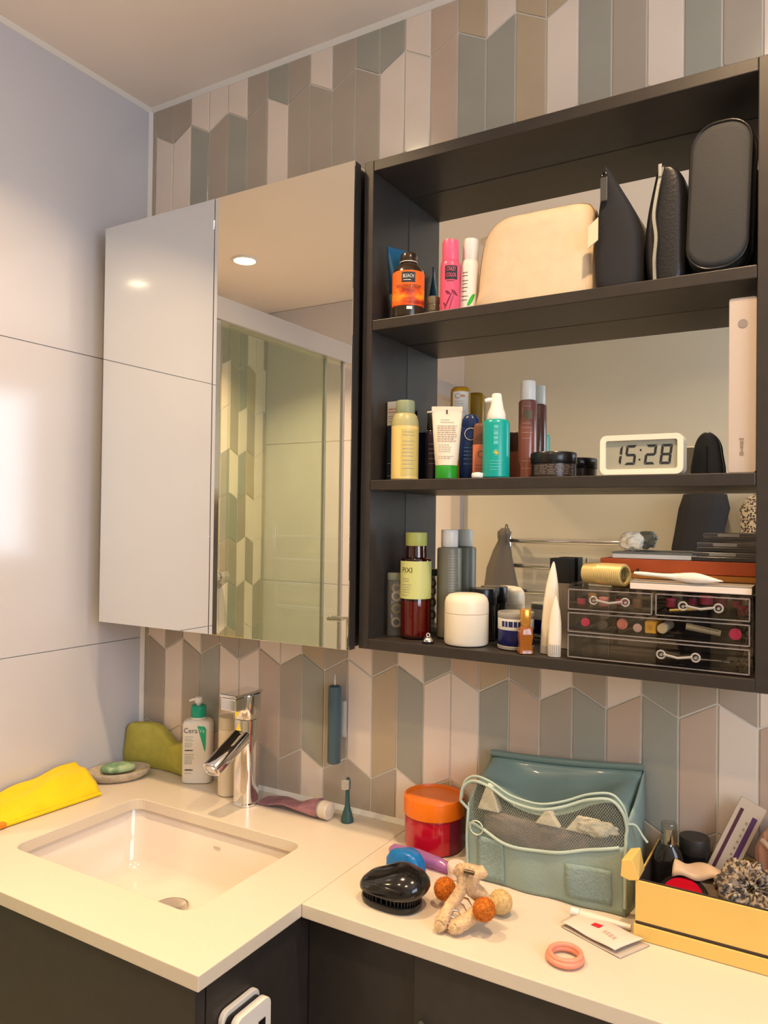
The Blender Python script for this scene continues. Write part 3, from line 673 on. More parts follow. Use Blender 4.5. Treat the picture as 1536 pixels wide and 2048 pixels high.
# dark purple slim bottle
x, y = 0.7665, -0.078
t = thing('serum_bottle', 'slim dark purple bottle standing between yellow bottle and white tube', 'bottle', (x, y, e2), face(x, y))
purp = mat('dark_purple_glass', (0.022, 0.012, 0.028), rough=0.12)
bm = nb(); lathe(bm, [(0.0105, 0), (0.0118, 0.0015), (0.0118, 0.075), (0.0100, 0.082), (0.0075, 0.085)], 28); obj('bottle_body', bm, purp, t, smooth=40)
bm = nb(); lathe(bm, [(0.0090, 0.0852), (0.0094, 0.086), (0.0094, 0.110), (0.0085, 0.1115), (0, 0.112)], 28); obj('cap', bm, black_pl, t, smooth=40)
bm = nb(); lathe(bm, [(0.0085, 0.1122), (0.0096, 0.1125), (0.0096, 0.1150), (0, 0.1153)], 28); obj('cap_top', bm, white_pl, t, smooth=40)
print_lines(t, mat('mauve_ink', (0.25, 0.2, 0.28)), 0.0120, [0.060, 0.052, 0.045, 0.036, 0.028], -0.5, 0.6)

# white tube with green cap
x, y = 0.8095, -0.112
wt = mat('ivory_tube', (0.74, 0.67, 0.55), rough=0.4)
grn = mat('vivid_green_cap', (0.015, 0.26, 0.015), rough=0.35)
t, _ = crimp_tube('cream_tube', 'ivory squeeze tube with printed text standing on a vivid green cap', (x, y, e2), face(x, y), 0.0245, 0.113, 0.0176, wt, grn, caph=0.0215, capr=0.0178)
def tfront(z):
    f = (z-0.0215)/0.0915; return -max(0.0176*(1-f**1.3), 0.0013)-0.0012
for z, a, b, h in ((0.107, -0.0015, 0.0015, 0.007), (0.094, -0.010, 0.006, 0.001), (0.090, -0.010, 0.011, 0.001)):
    print_lines(t, ink if h > .005 else ink_grey, None, [z], a, b, h=h, loc=tfront(z-0.004) if h > .005 else tfront(z), words=False)
for z in (0.084, 0.0805, 0.077, 0.0735, 0.070, 0.0665, 0.063, 0.0595):
    print_lines(t, mat('taupe_ink', (0.33, 0.27, 0.22)), None, [z], -0.015, 0.016, h=0.0014, loc=tfront(z), jitter=0.15)
for z in (0.0535, 0.050, 0.0465, 0.043, 0.035, 0.032):
    print_lines(t, ink_grey, None, [z], -0.013, 0.013, h=0.0010, loc=tfront(z), jitter=0.4)

# amber dropper bottle with white label
x, y = 0.805, -0.052
t = thing('vitamin_bottle', 'tall amber bottle with yellow top and white label behind the ivory tube', 'bottle', (x, y, e2), face(x, y))
amb = mat('amber_plastic', (0.42, 0.22, 0.015), rough=0.2)
bm = nb(); lathe(bm, [(0.015, 0), (0.0166, 0.0015), (0.0166, 0.147), (0.0155, 0.153), (0.012, 0.1562), (0, 0.157)], 36); obj('bottle_body', bm, amb, t, smooth=40)
bm = nb(); band(bm, 0.0169, 0.06, 0.1475, -0.85, 0.85, 20); obj('label', bm, card, t, smooth=60)
lettering('C', 0.013, mat('mauve_letter', (0.22, 0.12, 0.2)), t, (-0.35, 0, 0.1395), R=0.0171)
print_lines(t, mat('orange_ink', (0.55, 0.20, 0.05)), 0.0171, [0.140], -0.05, 0.6, h=0.004)
print_lines(t, ink_grey, 0.0171, [0.131, 0.127, 0.123, 0.119, 0.115], -0.6, 0.6, h=0.0011)

# blue bottle
x, y = 0.833, -0.072
t = thing('lotion_bottle', 'royal blue lotion bottle with oval cap half hidden by the ivory tube', 'bottle', (x, y, e2), face(x, y))
rb = mat('royal_blue_plastic', (0.010, 0.030, 0.13), rough=0.3)
bm = nb(); loft(bm, [(0.0, 0.0165, 0.010, 2.6), (0.002, 0.0180, 0.0112, 2.6), (0.05, 0.0180, 0.0112, 2.6), (0.078, 0.0160, 0.011, 2.4), (0.0855, 0.0145, 0.0105, 2.3)], 36); obj('bottle_body', bm, rb, t, smooth=40)
bm = nb(); loft(bm, [(0.0857, 0.0140, 0.0100, 2.3), (0.089, 0.0150, 0.0106, 2.2), (0.098, 0.0142, 0.0105, 2.1), (0.105, 0.010, 0.009, 2), (0.1075, 0.003, 0.004, 2)], 32); obj('flip_cap', bm, rb, t, smooth=50)
bm = nb(); torus(bm, 0.0095, 0.0005, 0, -0.0118, 0.074, 32, 6, 'y'); obj('round_logo', bm, ink_white, t)
print_lines(t, mat('light_blue_ink', (0.10, 0.22, 0.42)), None, [0.052, 0.046, 0.040, 0.034, 0.026], -0.011, 0.011, loc=-0.0117)

# coral bottle
x, y = 0.862, -0.086
t = thing('foundation_bottle', 'squat coral bottle with brown top beside the turquoise pump bottle', 'bottle', (x, y, e2), face(x, y))
bm = nb(); loft(bm, [(0.0, 0.016, 0.0085, 4), (0.0015, 0.0175, 0.0095, 4), (0.055, 0.0175, 0.0095, 4)], 32); obj('bottle_body', bm, mat('coral_plastic', (0.72, 0.22, 0.12), rough=0.35), t, smooth=40)
bm = nb(); loft(bm, [(0.0552, 0.0172, 0.0093, 4), (0.083, 0.0165, 0.0093, 4), (0.088, 0.0145, 0.0085, 3.5), (0.0895, 0.011, 0.007, 3)], 32); obj('cap', bm, mat('brown_cap', (0.17, 0.07, 0.04), rough=0.35), t, smooth=40)
bm = nb(); torus(bm, 0.005, 0.0005, -0.004, -0.0098, 0.040, 28, 6, 'y'); obj('round_logo', bm, mat('brown_ink', (0.25, 0.08, 0.05)), t)
print_lines(t, mat('brown_ink', (0.25, 0.08, 0.05)), None, [0.022, 0.017], -0.012, 0.004, loc=-0.0099)

# turquoise pump bottle
x, y = 0.8955, -0.1165
t = thing('pump_bottle', 'turquoise pump bottle with white pump and small yellow sun mark', 'bottle', (x, y, e2), face(x, y))
tq = mat('turquoise_plastic', (0.004, 0.33, 0.30), rough=0.28)
bm = nb(); lathe(bm, [(0.0192, 0), (0.0206, 0.0015), (0.0206, 0.082), (0.0195, 0.0865), (0.017, 0.0885), (0.0135, 0.089)], 36); obj('bottle_body', bm, tq, t, smooth=40)
bm = nb(); lathe(bm, [(0.0138, 0.0892), (0.0142, 0.0905), (0.0138, 0.098), (0.0105, 0.108), (0.0090, 0.117), (0.0078, 0.124), (0.0074, 0.128), (0.006, 0.1295), (0, 0.1297)], 32); pm = obj('pump_head', bm, white_pl, t, smooth=50)
bm = nb(); tube(bm, [(-0.004, -0.001, 0.1195), (-0.012, -0.003, 0.1195), (-0.0175, -0.004, 0.1180)], [0.0042, 0.0036, 0.0028], 12); obj('spout', bm, white_pl, pm, smooth=50)
bm = nb()
for k in range(10):
    a = 2*PI*k/10; ax = 0.0045*math.cos(a)/0.0208; az = 0.0045*math.sin(a)
    for s in (0,):
        p = [(0.0209*math.sin(ax*q), -0.0209*math.cos(ax*q), 0.0375+az*q) for q in (0.62, 1.05)]
        bm.faces.new([bm.verts.new(v) for v in ((p[0][0]-0.0005, p[0][1], p[0][2]-0.0005), (p[1][0]-0.0003, p[1][1], p[1][2]), (p[1][0]+0.0004, p[1][1], p[1][2]+0.0004), (p[0][0]+0.0005, p[0][1], p[0][2]+0.0005))])
bm2 = bm; lathe_pts = [bm.verts.new((0.0209*math.sin(0.0022*math.cos(2*PI*k/14)/0.0209), -0.0209*math.cos(0.0022*math.cos(2*PI*k/14)/0.0209), 0.0375+0.0022*math.sin(2*PI*k/14))) for k in range(14)]; bm.faces.new(lathe_pts)
obj('sun_mark', bm, mat('sun_yellow_ink', (0.62, 0.52, 0.04)), t)
aqua = mat('pale_aqua_ink', (0.12, 0.50, 0.47))
bm = nb()
for z0, z1, w in ((0.050, 0.0555, 0.16), (0.057, 0.0625, 0.16), (0.064, 0.0695, 0.16), (0.0705, 0.072, 0.2), (0.074, 0.079, 0.16)): band(bm, 0.0209, z0, z1, -0.02-w, w-0.02, 4)
obj('vertical_wordmark', bm, aqua, t)
print_lines(t, aqua, 0.0209, [0.025, 0.021, 0.016, 0.012], -0.45, 0.5)

# small white flat lid
t = thing('mini_pot', 'small flat white pot in front of the coral bottle', 'pot', (0.8715, -0.131, e2), 0.2)
bm = nb(); lathe(bm, [(0.0085, 0), (0.0092, 0.001), (0.0092, 0.006), (0.0082, 0.0075), (0, 0.0076)], 28); obj('pot_body', bm, white_pl, t, smooth=40)
bm = nb(); lathe(bm, [(0.0050, 0.0076), (0.0046, 0.0084), (0, 0.0084)], 20); obj('lid', bm, white_pl, t, smooth=40)

# brown-pink mist bottle
x, y = 0.9195, -0.044
t = thing('mist_bottle', 'tall rose-brown mist bottle with ivory cap behind the turquoise pump', 'bottle', (x, y, e2), face(x, y))
rosy = mat('rose_brown_glass', (0.20, 0.075, 0.06), rough=0.15, coat=0.3)
bm = nb(); lathe(bm, [(0.0132, 0), (0.0147, 0.0015), (0.0147, 0.124), (0.0138, 0.1265), (0.011, 0.1275)], 36); obj('bottle_body', bm, rosy, t, smooth=40)
bm = nb(); lathe(bm, [(0.0118, 0.1277), (0.0122, 0.1285), (0.0118, 0.157), (0.0112, 0.1585), (0, 0.1588)], 32); obj('cap', bm, white_pl, t, smooth=40)
bm = nb(); band(bm, 0.01490, 0.096, 0.110, -0.4, 0.5, 12); obj('emblem', bm, mat('bronze_ink', (0.13, 0.10, 0.05)), t, smooth=60)
print_lines(t, mat('pale_rose_ink', (0.35, 0.22, 0.18)), 0.0149, [0.117, 0.090, 0.083, 0.075, 0.066, 0.030, 0.018], -0.6, 0.6)

# wide black jar
x, y = 0.9735, -0.078
t = thing('cosmetic_jar', 'wide low black jar with ribbed print on the middle shelf', 'jar', (x, y, e2), face(x, y))
bm = nb(); lathe(bm, [(0.031, 0), (0.0335, 0.002), (0.0335, 0.0215)], 48); obj('jar_body', bm, mat('brown_black_jar', (0.035, 0.024, 0.02), rough=0.3), t, smooth=40)
bm = nb(); lathe(bm, [(0.0340, 0.0217), (0.0347, 0.0227), (0.0347, 0.037), (0.0335, 0.0388), (0, 0.0392)], 48); obj('lid', bm, black_pl, t, smooth=40)
print_lines(t, mat('faded_print', (0.20, 0.16, 0.14)), 0.0337, [0.0185, 0.0160, 0.0135, 0.0110, 0.0085, 0.006], -1.0, 1.0, h=0.0010, jitter=0.1)

# digital clock 15:28
t = thing('digital_clock', 'white digital desk clock with grey display reading 15:28', 'clock', (1.1135, -0.121, e2), 0.03)
ivory = mat('ivory_plastic', (0.80, 0.72, 0.58), rough=0.35)
hw, H0, H1 = 0.0545, 0.0, 0.0545
oc = rect_round(-hw, hw, H0, H1, 0.009, 6); ic = rect_round(-hw+0.0075, hw-0.0075, H0+0.0075, H1-0.0075, 0.003, 6)
bm = nb(); rings(bm, [[(a, yy, b) for a, b in pl] for pl, yy in ((ic, -0.0125), (ic, -0.0165), (oc, -0.0170), (oc, 0.0185), ([(a*0.97, 0.027+(b-0.027)*0.96) for a, b in oc], 0.0205))], close0=False); obj('case', bm, ivory, t, smooth=30)
bm = nb(); prism(bm, ic, -0.0130, -0.0115); scr = obj('display', bm, mat('grey_lcd', (0.33, 0.32, 0.25), rough=0.25), t)
lcd = mat('lcd_segment', (0.018, 0.022, 0.025), rough=0.4)
SEG = {'1': 'bc', '5': 'afgcd', '2': 'abged', '8': 'abcdefg'}
def digit(bm, ch, x0, z0, w, h, th, sl):
    def S(x, z): return (x0+x+sl*z, -0.0133, z0+z)
    hh = h/2; g = th*0.18
    segs = {'a': ((g, h), (w-g, h), (w-th, h-th), (th, h-th)), 'd': ((g, 0), (w-g, 0), (w-th, th), (th, th)),
            'f': ((0, hh+g), (0, h-g), (th, h-th-g), (th, hh+th/2)), 'e': ((0, g), (0, hh-g), (th, hh-th/2), (th, th+g)),
            'b': ((w, hh+g), (w, h-g), (w-th, h-th-g), (w-th, hh+th/2)), 'c': ((w, g), (w, hh-g), (w-th, hh-th/2), (w-th, th+g)),
            'g': ((g, hh), (th*0.8, hh+th/2), (w-th*0.8, hh+th/2), (w-g, hh))}
    for s in SEG[ch]:
        bm.faces.new([bm.verts.new(S(*p)) for p in segs[s]])
        if s == 'g': bm.faces.new([bm.verts.new(S(*p)) for p in ((g, hh), (w-g, hh), (w-th*0.8, hh-th/2), (th*0.8, hh-th/2))])
bm = nb()
for ch, xx in (('1', -0.0415), ('5', -0.0225), ('2', 0.0035), ('8', 0.0235)): digit(bm, ch, xx, 0.0135, 0.0145, 0.0270, 0.0033, 0.12)
for zz in (0.0205, 0.0335): box(bm, -0.0040+0.12*(zz-0.0135), -0.0017+0.12*(zz-0.0135), -0.01335, -0.0131, zz-0.0012, zz+0.0012)
obj('digits', bm, lcd, scr, world=False)
bpy.data.objects[scr.name].children[0].name = 'digits'

# black paddle leaning on the mirror
t = thing('paddle_brush', 'black round-topped paddle leaning on the mirror right of the clock', 'brush', (1.1845, -0.0335, e2))
bm = nb(); ol = [(-0.0195, 0.0), (0.0195, 0.0), (0.0185, 0.035), (0.015, 0.052), (0.008, 0.0625), (0.0, 0.0655), (-0.008, 0.0625), (-0.015, 0.052), (-0.0185, 0.035)]
ol = [(q.x, max(q.z, 0)) for q in spline([(a, 0, b) for a, b in ol], 4, True)]
rings(bm, [[(a*s_, yy, b*(0.5+0.5*s_)) for a, b in ol] for s_, yy in ((0.75, -0.006), (0.95, -0.0045), (1.0, -0.001), (1.0, 0.006), (0.9, 0.009))]); obj('paddle_body', bm, mat('blue_black_plastic', (0.010, 0.012, 0.018), rough=0.3), t, smooth=50)
bm = nb(); tube(bm, [(0, -0.0068, 0.006), (0, -0.0070, 0.045)], [0.0012, 0.0016], 8); obj('centre_ridge', bm, black_pl, t, smooth=60)

# tall ivory slim box
t = thing('slim_box', 'tall slim ivory box with a grey dot against the right side panel', 'box', (1.2385, -0.1135, e2))
bm = nb(); prism(bm, rect_round(-0.0163, 0.0163, 0.0, 0.2265, 0.003, 4), -0.016, 0.016); obj('carton', bm, mat('pale_pink_metal', (0.60, 0.50, 0.43), rough=0.35, metal=0.25), t, bevel=0.0008)
bm = nb(); lathe(bm, [(0.0057, 0.0), (0.0057, 0.0004), (0, 0.0004)], 28); bmesh.ops.rotate(bm, verts=bm.verts, cent=(0, 0, 0), matrix=Matrix.Rotation(PI/2, 3, 'X')); bmesh.ops.translate(bm, verts=bm.verts, vec=(0, -0.0162, 0.1925)); obj('dot_mark', bm, mat('warm_grey_print', (0.27, 0.23, 0.21), rough=0.5), t)
bm = nb()
for k, (z0, z1, w) in enumerate(((0.0225, 0.027, 0.0028), (0.0275, 0.031, 0.0018), (0.0318, 0.036, 0.0022), (0.0368, 0.041, 0.0030), (0.0425, 0.0445, 0.0034))): box(bm, 0.0-w+0.0006*(k % 2), w*0.6, -0.0164, -0.0161, z0, z1)
obj('vertical_wordmark', bm, mat('tan_ink', (0.26, 0.20, 0.15)), t)

# ================================================================== THINGS ON THE BOTTOM SHELF
# clear tube
x, y = 0.7065, -0.088
t = thing('clear_tube', 'clear plastic tube of hair ties in the left corner of the bottom shelf', 'tube', (x, y, e3), face(x, y))
clearpl = glassy('clear_plastic', (0.80, 0.79, 0.74), refl=0.3, rough=0.05, dens=0.10, dcol=(0.6, 0.58, 0.5))
bm = nb(); loft(bm, [(0.0, 0.0125, 0.009, 3), (0.002, 0.0145, 0.0105, 3), (0.078, 0.0150, 0.0105, 3), (0.094, 0.0150, 0.009, 3)], 28); obj('tube_wall', bm, clearpl, t, smooth=50)
bm = nb(); loft(bm, [(0.0942, 0.0152, 0.0105, 3), (0.104, 0.0152, 0.0105, 3), (0.106, 0.0135, 0.009, 3)], 28); obj('cap', bm, mat('grey_green_cap', (0.14, 0.15, 0.11), rough=0.5), t, smooth=50)
for k, (c, zz) in enumerate((((0.55, 0.45, 0.38), 0.022), ((0.35, 0.30, 0.15), 0.045), ((0.6, 0.52, 0.45), 0.066), ((0.45, 0.30, 0.2), 0.080))):
    bm = nb(); torus(bm, 0.007, 0.0022, 0.001, 0, zz, 24, 8, 'y'); obj('hair_tie', bm, mat('hair_tie_%d' % k, c, rough=0.8), t, smooth=60)

# amber toner with lime label
x, y = 0.744, -0.088
t = thing('toner_bottle', 'amber toner bottle with lime cap and lime PIXI label', 'bottle', (x, y, e3), face(x, y))
ambg = glassy('amber_glass', (0.62, 0.20, 0.05), refl=0.35, rough=0.02)
liq = mat('red_amber_liquid', (0.24, 0.030, 0.008), rough=0.15, coat=0.3)
bm = nb(); lathe(bm, [(0.0225, 0), (0.0252, 0.002), (0.0255, 0.004), (0.0255, 0.128), (0.024, 0.1315), (0.0178, 0.1335), (0.0168, 0.152)], 40); obj('bottle_body', bm, ambg, t, smooth=40)
bm = nb(); lathe(bm, [(0.0215, 0.003), (0.0240, 0.005), (0.0240, 0.062), (0.0, 0.0625)], 36); obj('toner_liquid', bm, liq, t, smooth=40)
bm = nb(); lathe(bm, [(0.0175, 0.1525), (0.0180, 0.1535), (0.0180, 0.1725), (0.0172, 0.1745), (0, 0.1748)], 36); obj('cap', bm, mat('lime_plastic', (0.45, 0.48, 0.13), rough=0.4), t, smooth=40)
bm = nb(); band(bm, 0.0258, 0.066, 0.1275, -PI*0.75, PI*0.75, 40); obj('label', bm, mat('lime_label', (0.56, 0.58, 0.22), rough=0.45), t, smooth=60)
lettering('PIXI', 0.0125, ink, t, (-0.62, 0, 0.1125), R=0.0260)
print_lines(t, ink_grey, 0.0260, [0.099, 0.095, 0.089, 0.085, 0.081, 0.077, 0.072], -0.95, -0.25, h=0.001)

# frosted grey bottle
x, y = 0.787, -0.050
t = thing('toner_bottle', 'tall frosted grey-green bottle with white cap behind the white jar', 'bottle', (x, y, e3), face(x, y))
bm = nb(); lathe(bm, [(0.0185, 0), (0.0205, 0.002), (0.0205, 0.146), (0.0195, 0.149), (0.0125, 0.1505)], 40); obj('bottle_body', bm, mat('frosted_grey_glass', (0.20, 0.19, 0.14), rough=0.35), t, smooth=40)
bm = nb(); lathe(bm, [(0.0136, 0.1507), (0.0142, 0.1515), (0.0142, 0.178), (0.0136, 0.1795), (0, 0.18)], 32); obj('cap', bm, white_pl, t, smooth=40)
print_lines(t, mat('pale_print', (0.42, 0.40, 0.32)), 0.0207, [0.137-0.0045*k for k in range(16)], -0.1, 0.85, h=0.0011)

# white jar
x, y = 0.8425, -0.1015
t = thing('cream_jar', 'plain ivory-white round cream jar with domed lid', 'jar', (x, y, e3), face(x, y))
bm = nb(); lathe(bm, [(0.030, 0), (0.0335, 0.0015), (0.0348, 0.005), (0.0348, 0.0492), (0.034, 0.0497)], 56); obj('jar_body', bm, ivory, t, smooth=40)
bm = nb(); lathe(bm, [(0.034, 0.0500), (0.0348, 0.0505), (0.0346, 0.066), (0.0325, 0.0735), (0.0275, 0.0785), (0.020, 0.0803), (0, 0.0808)], 56); obj('lid', bm, ivory, t, smooth=50)

# black jar behind
t = thing('cosmetic_jar', 'glossy black jar half hidden behind the ivory-white jar', 'jar', (0.8455, -0.0442, e3), 0.4)
bm = nb(); lathe(bm, [(0.019, 0), (0.0208, 0.002), (0.0208, 0.058)], 40); obj('jar_body', bm, mat('dark_glass', (0.02, 0.018, 0.016), rough=0.08), t, smooth=40)
bm = nb(); lathe(bm, [(0.0222, 0.0585), (0.0227, 0.0595), (0.0227, 0.083), (0.022, 0.0845), (0, 0.085)], 40); obj('lid', bm, black_pl, t, smooth=40)

# silver charm
t = thing('silver_charm', 'tiny silver bell charm at the front of the bottom shelf', 'charm', (0.788, -0.127, e3))
bm = nb(); lathe(bm, [(0.0085, 0), (0.009, 0.002), (0.0075, 0.007), (0.004, 0.0105), (0, 0.011)], 24); obj('bell', bm, chrome, t, smooth=50)
bm = nb(); lathe(bm, [(0.0094, 0.0), (0.0096, 0.0032), (0.0088, 0.0034), (0.0086, 0)], 24); obj('rim', bm, black_pl, t, smooth=50)
bm = nb(); torus(bm, 0.0028, 0.0012, 0, 0, 0.0128, 20, 8, 'y'); obj('loop', bm, chrome, t, smooth=50)

# blue and white jar
x, y = 0.922, -0.0945
t = thing('cream_jar', 'clear-lidded jar with blue body and white lettered band', 'jar', (x, y, e3), face(x, y))
bm = nb(); lathe(bm, [(0.0255, 0), (0.0278, 0.0015), (0.0282, 0.0055), (0.0272, 0.0062)], 40); obj('clear_base', bm, mat('thick_clear_glass', (0.62, 0.57, 0.50), rough=0.05, trans=0.5), t, smooth=40)
bm = nb(); lathe(bm, [(0.0265, 0.0064), (0.0273, 0.0075), (0.0273, 0.0300)], 40); obj('jar_body', bm, mat('deep_blue_jar', (0.008, 0.010, 0.10), rough=0.2), t, smooth=40)
bm = nb(); lathe(bm, [(0.0270, 0.0302), (0.0275, 0.031), (0.0275, 0.0475)], 40); obj('white_band', bm, white_pl, t, smooth=40)
bm = nb(); lathe(bm, [(0.0276, 0.0477), (0.0280, 0.0485), (0.0280, 0.055), (0.0272, 0.0565), (0, 0.057)], 40); obj('lid', bm, mat('grey_lid', (0.30, 0.29, 0.27), rough=0.2), t, smooth=40)
print_lines(t, mat('navy_ink', (0.01, 0.015, 0.10)), 0.0277, [0.0395], -0.85, 0.6, h=0.0085)
print_lines(t, ink_white, 0.0275, [0.015, 0.010], 0.2, 0.8)

# amber mini perfume
x, y = 0.9495, -0.1285
t = thing('perfume_bottle', 'miniature amber perfume bottle with gold cap at the shelf edge', 'bottle', (x, y, e3), face(x, y)+0.3)
bm = nb(); loft(bm, [(0.0, 0.0085, 0.0085, 7), (0.001, 0.0105, 0.0095, 7), (0.014, 0.0088, 0.008, 6), (0.026, 0.0100, 0.0092, 7), (0.036, 0.0092, 0.0085, 6), (0.041, 0.006, 0.006, 3)], 32); obj('bottle_body', bm, mat('orange_amber_glass', (0.42, 0.13, 0.01), rough=0.05, trans=0.35, coat=0.5), t, smooth=35)
bm = nb(); loft(bm, [(0.0412, 0.0062, 0.0062, 3), (0.0425, 0.0070, 0.0070, 3), (0.064, 0.0078, 0.0078, 3), (0.0655, 0.007, 0.007, 3)], 28); obj('cap', bm, mat('gold_plastic', (0.62, 0.30, 0.05), rough=0.25, metal=0.6), t, smooth=40)

# two white tapered applicators
def applicator(label, loc, h, r, lean, lines):
    t = thing('applicator', label, 'applicator', loc, face(loc[0], loc[1]), tilt=(0, lean, 0))
    bm = nb(); loft(bm, [(0.0, r*0.95, r*0.6, 2.4), (0.001, r, r*0.65, 2.4), (h*0.30, r*1.02, r*0.66, 2.3), (h*0.55, r*0.95, r*0.62, 2.1), (h*0.74, r*0.74, r*0.5, 2.1), (h*0.88, r*0.45, r*0.38, 2), (h*0.97, r*0.2, r*0.18, 2), (h, r*0.06, r*0.06, 2)], 28); obj('handle', bm, ivory, t, smooth=50)
    bm = nb()
    if lines:
        for k in range(7):
            a = -0.9+1.8*k/6; xx = r*1.02*math.sin(a); yy = -r*0.665*math.cos(a)
            box(bm, xx-0.0005, xx+0.0005, yy-0.0006, yy+0.0006, 0.002, h*0.2)
        obj('grip_ribs', bm, ink_grey, t)
    else:
        loft(bm, [(0.002, r*1.01, r*0.67, 2.4), (0.012, r*1.03, r*0.68, 2.4)], 28); obj('collar', bm, mat('grey_collar', (0.45, 0.42, 0.38), rough=0.4), t, smooth=50)
    return t
applicator('taller ivory tapered applicator standing beside the clear drawer box', (0.9785, -0.1105, e3), 0.136, 0.0120, 0.05, False)
applicator('shorter ivory tapered applicator with ribbed base beside the clear drawer box', (0.9935, -0.1285, e3), 0.087, 0.0094, 0.02, True)

# clear acrylic drawer box
acr = glassy('clear_acrylic', (0.90, 0.88, 0.86), refl=0.30, rough=0.02)
TX, TXE, TH, TYF, TYB = 1.0125, 1.2535, 0.1035, -0.1385, -0.026
tw = thing('drawer_box', 'clear acrylic make-up drawer box on the right of the bottom shelf', 'drawer box', ((TX+TXE)/2, -0.085, e3))
def tb(name, m, *a, p=None, bevel=0.0006):
    bm = nb(); box(bm, *a); return obj(name, bm, m, p or tw, world=True, bevel=bevel)
zz = [e3, e3+0.036, e3+0.0675, e3+TH]
tb('side_wall', acr, TX, TX+0.003, TYF+0.006, TYB, e3, e3+TH)
tb('side_wall', acr, TXE-0.003, TXE, TYF+0.006, TYB, e3, e3+TH)
for z in zz[:3]: tb('shelf_plate', acr, TX+0.003, TXE-0.003, TYF+0.006, TYB, z, z+0.0025)
tb('top_plate', acr, TX+0.003, TXE-0.003, TYF+0.006, TYB, zz[3]-0.003, zz[3])
tb('back_wall', acr, TX+0.003, TXE-0.003, TYB-0.002, TYB, e3+0.003, e3+TH-0.003)
tb('divider', acr, 1.1315, 1.1345, TYF+0.006, TYB-0.002, zz[2]+0.0025, zz[3]-0.003)
rimm = glassy('acrylic_edge', (0.75, 0.70, 0.68), refl=0.55, rough=0.05, dens=0.22, dcol=(0.75, 0.68, 0.66))
def drawer(x0, x1, z0, z1, hx):
    f = tb('drawer_front', acr, x0, x1, TYF, TYF+0.003, z0, z1)
    bm = nb()
    for (a, b, c, d) in ((x0, x1, z0, z0+0.0016), (x0, x1, z1-0.0016, z1), (x0, x0+0.0016, z0, z1), (x1-0.0016, x1, z0, z1)): box(bm, a, b, TYF-0.0006, TYF+0.0004, c, d)
    obj('polished_edge', bm, rimm, f, world=True)
    tb('tray_floor', acr, x0+0.002, x1-0.002, TYF+0.003, TYB-0.004, z0+0.003, z0+0.0045, p=f)
    if hx is not None:
        zc = (z0+z1)/2; bm = nb()
        tube(bm, [(hx-0.018, TYF-0.006, zc+0.001), (hx, TYF-0.0065, zc-0.002), (hx+0.018, TYF-0.006, zc+0.001)], 0.0017, 8)
        for s in (-1, 1):
            torus(bm, 0.0052, 0.0012, hx+s*0.0215, TYF-0.005, zc+0.0005, 24, 8, 'y'); tube(bm, [(hx+s*0.0215, TYF-0.0045, zc), (hx+s*0.0215, TYF+0.001, zc)], 0.002, 8)
        obj('handle', bm, mat('clear_bright_handle', (0.60, 0.56, 0.52), rough=0.06, trans=0.5), f, smooth=60, world=True)
drawer(TX+0.0035, 1.131, zz[2]+0.003, zz[3]-0.0035, 1.075)
drawer(1.135, TXE-0.0035, zz[2]+0.003, zz[3]-0.0035, 1.192)
drawer(TX+0.0035, TXE-0.0035, zz[1]+0.003, zz[2]-0.0005, None)
drawer(TX+0.0035, TXE-0.0035, zz[0]+0.003, zz[1]-0.0005, 1.165)
# make-up inside the drawers
def lipstick(label, x, z, m_end, r=0.0062, y0=-0.130, L=0.055, rx=0.0, tube_m=None):
    t = thing('lipstick', label, 'lipstick', (x, y0, z+r), 0.0, group='make-up in the clear drawers')
    bm = nb(); tube(bm, [(0, 0.0016, 0), (rx, L, 0)], r, 20); obj('tube', bm, tube_m or black_pl, t, smooth=40)
    bm = nb(); lathe(bm, [(r*0.93, 0), (r*0.93, 0.0015), (0, 0.0015)], 20); bmesh.ops.rotate(bm, verts=bm.verts, cent=(0, 0, 0), matrix=Matrix.Rotation(PI/2, 3, 'X')); bmesh.ops.translate(bm, verts=bm.verts, vec=(0, 0.0016, 0)); obj('end_cap', bm, m_end, t)
    return t
zm = zz[1]+0.0085; zt_ = zz[2]+0.0085
lipstick('lipstick with vivid pink end cap at the left of the middle clear drawer', 1.0385, zm+0.002, mat('vivid_pink', (0.75, 0.03, 0.14), rough=0.4), 0.0065)
lipstick('lipstick with coral end cap in the middle clear drawer', 1.0895, zm+0.002, mat('coral_pink', (0.72, 0.24, 0.18), rough=0.4), 0.0078)
lipstick('dark taupe lipstick end between pink and coral in the middle drawer', 1.064, zm+0.001, mat('dark_taupe_end', (0.10, 0.08, 0.07), rough=0.4), 0.0060)
lipstick('lipstick with pale pink end cap beside the yellow square', 1.110, zm, mat('pale_pink_end', (0.66, 0.45, 0.42), rough=0.4), 0.0062)
lipstick('lipstick with cream round end right of the yellow square', 1.142, zm+0.001, mat('cream_end', (0.70, 0.60, 0.36), rough=0.4), 0.0066, tube_m=cream_pl)
lipstick('lipstick with crimson end cap at the right of the middle clear drawer', 1.232, zm, mat('crimson_pink', (0.62, 0.02, 0.12), rough=0.4), 0.0080)
t = thing('sample_box', 'small yellow square box end in the middle clear drawer', 'box', (1.1265, -0.128, zm), group='make-up in the clear drawers')
bm = nb(); box(bm, -0.007, 0.007, 0, 0.05, 0, 0.0155); obj('carton', bm, mat('yellow_card', (0.80, 0.46, 0.04), rough=0.5), t, bevel=0.0006)
bm = nb(); box(bm, -0.0035, 0.0035, -0.0004, 0.0, 0.005, 0.0105); obj('printed_square', bm, mat('amber_ink', (0.6, 0.32, 0.03)), t)
t = thing('makeup_tube', 'slanted olive-glass tube lying in the middle clear drawer', 'tube', (1.194, -0.126, zm), group='make-up in the clear drawers')
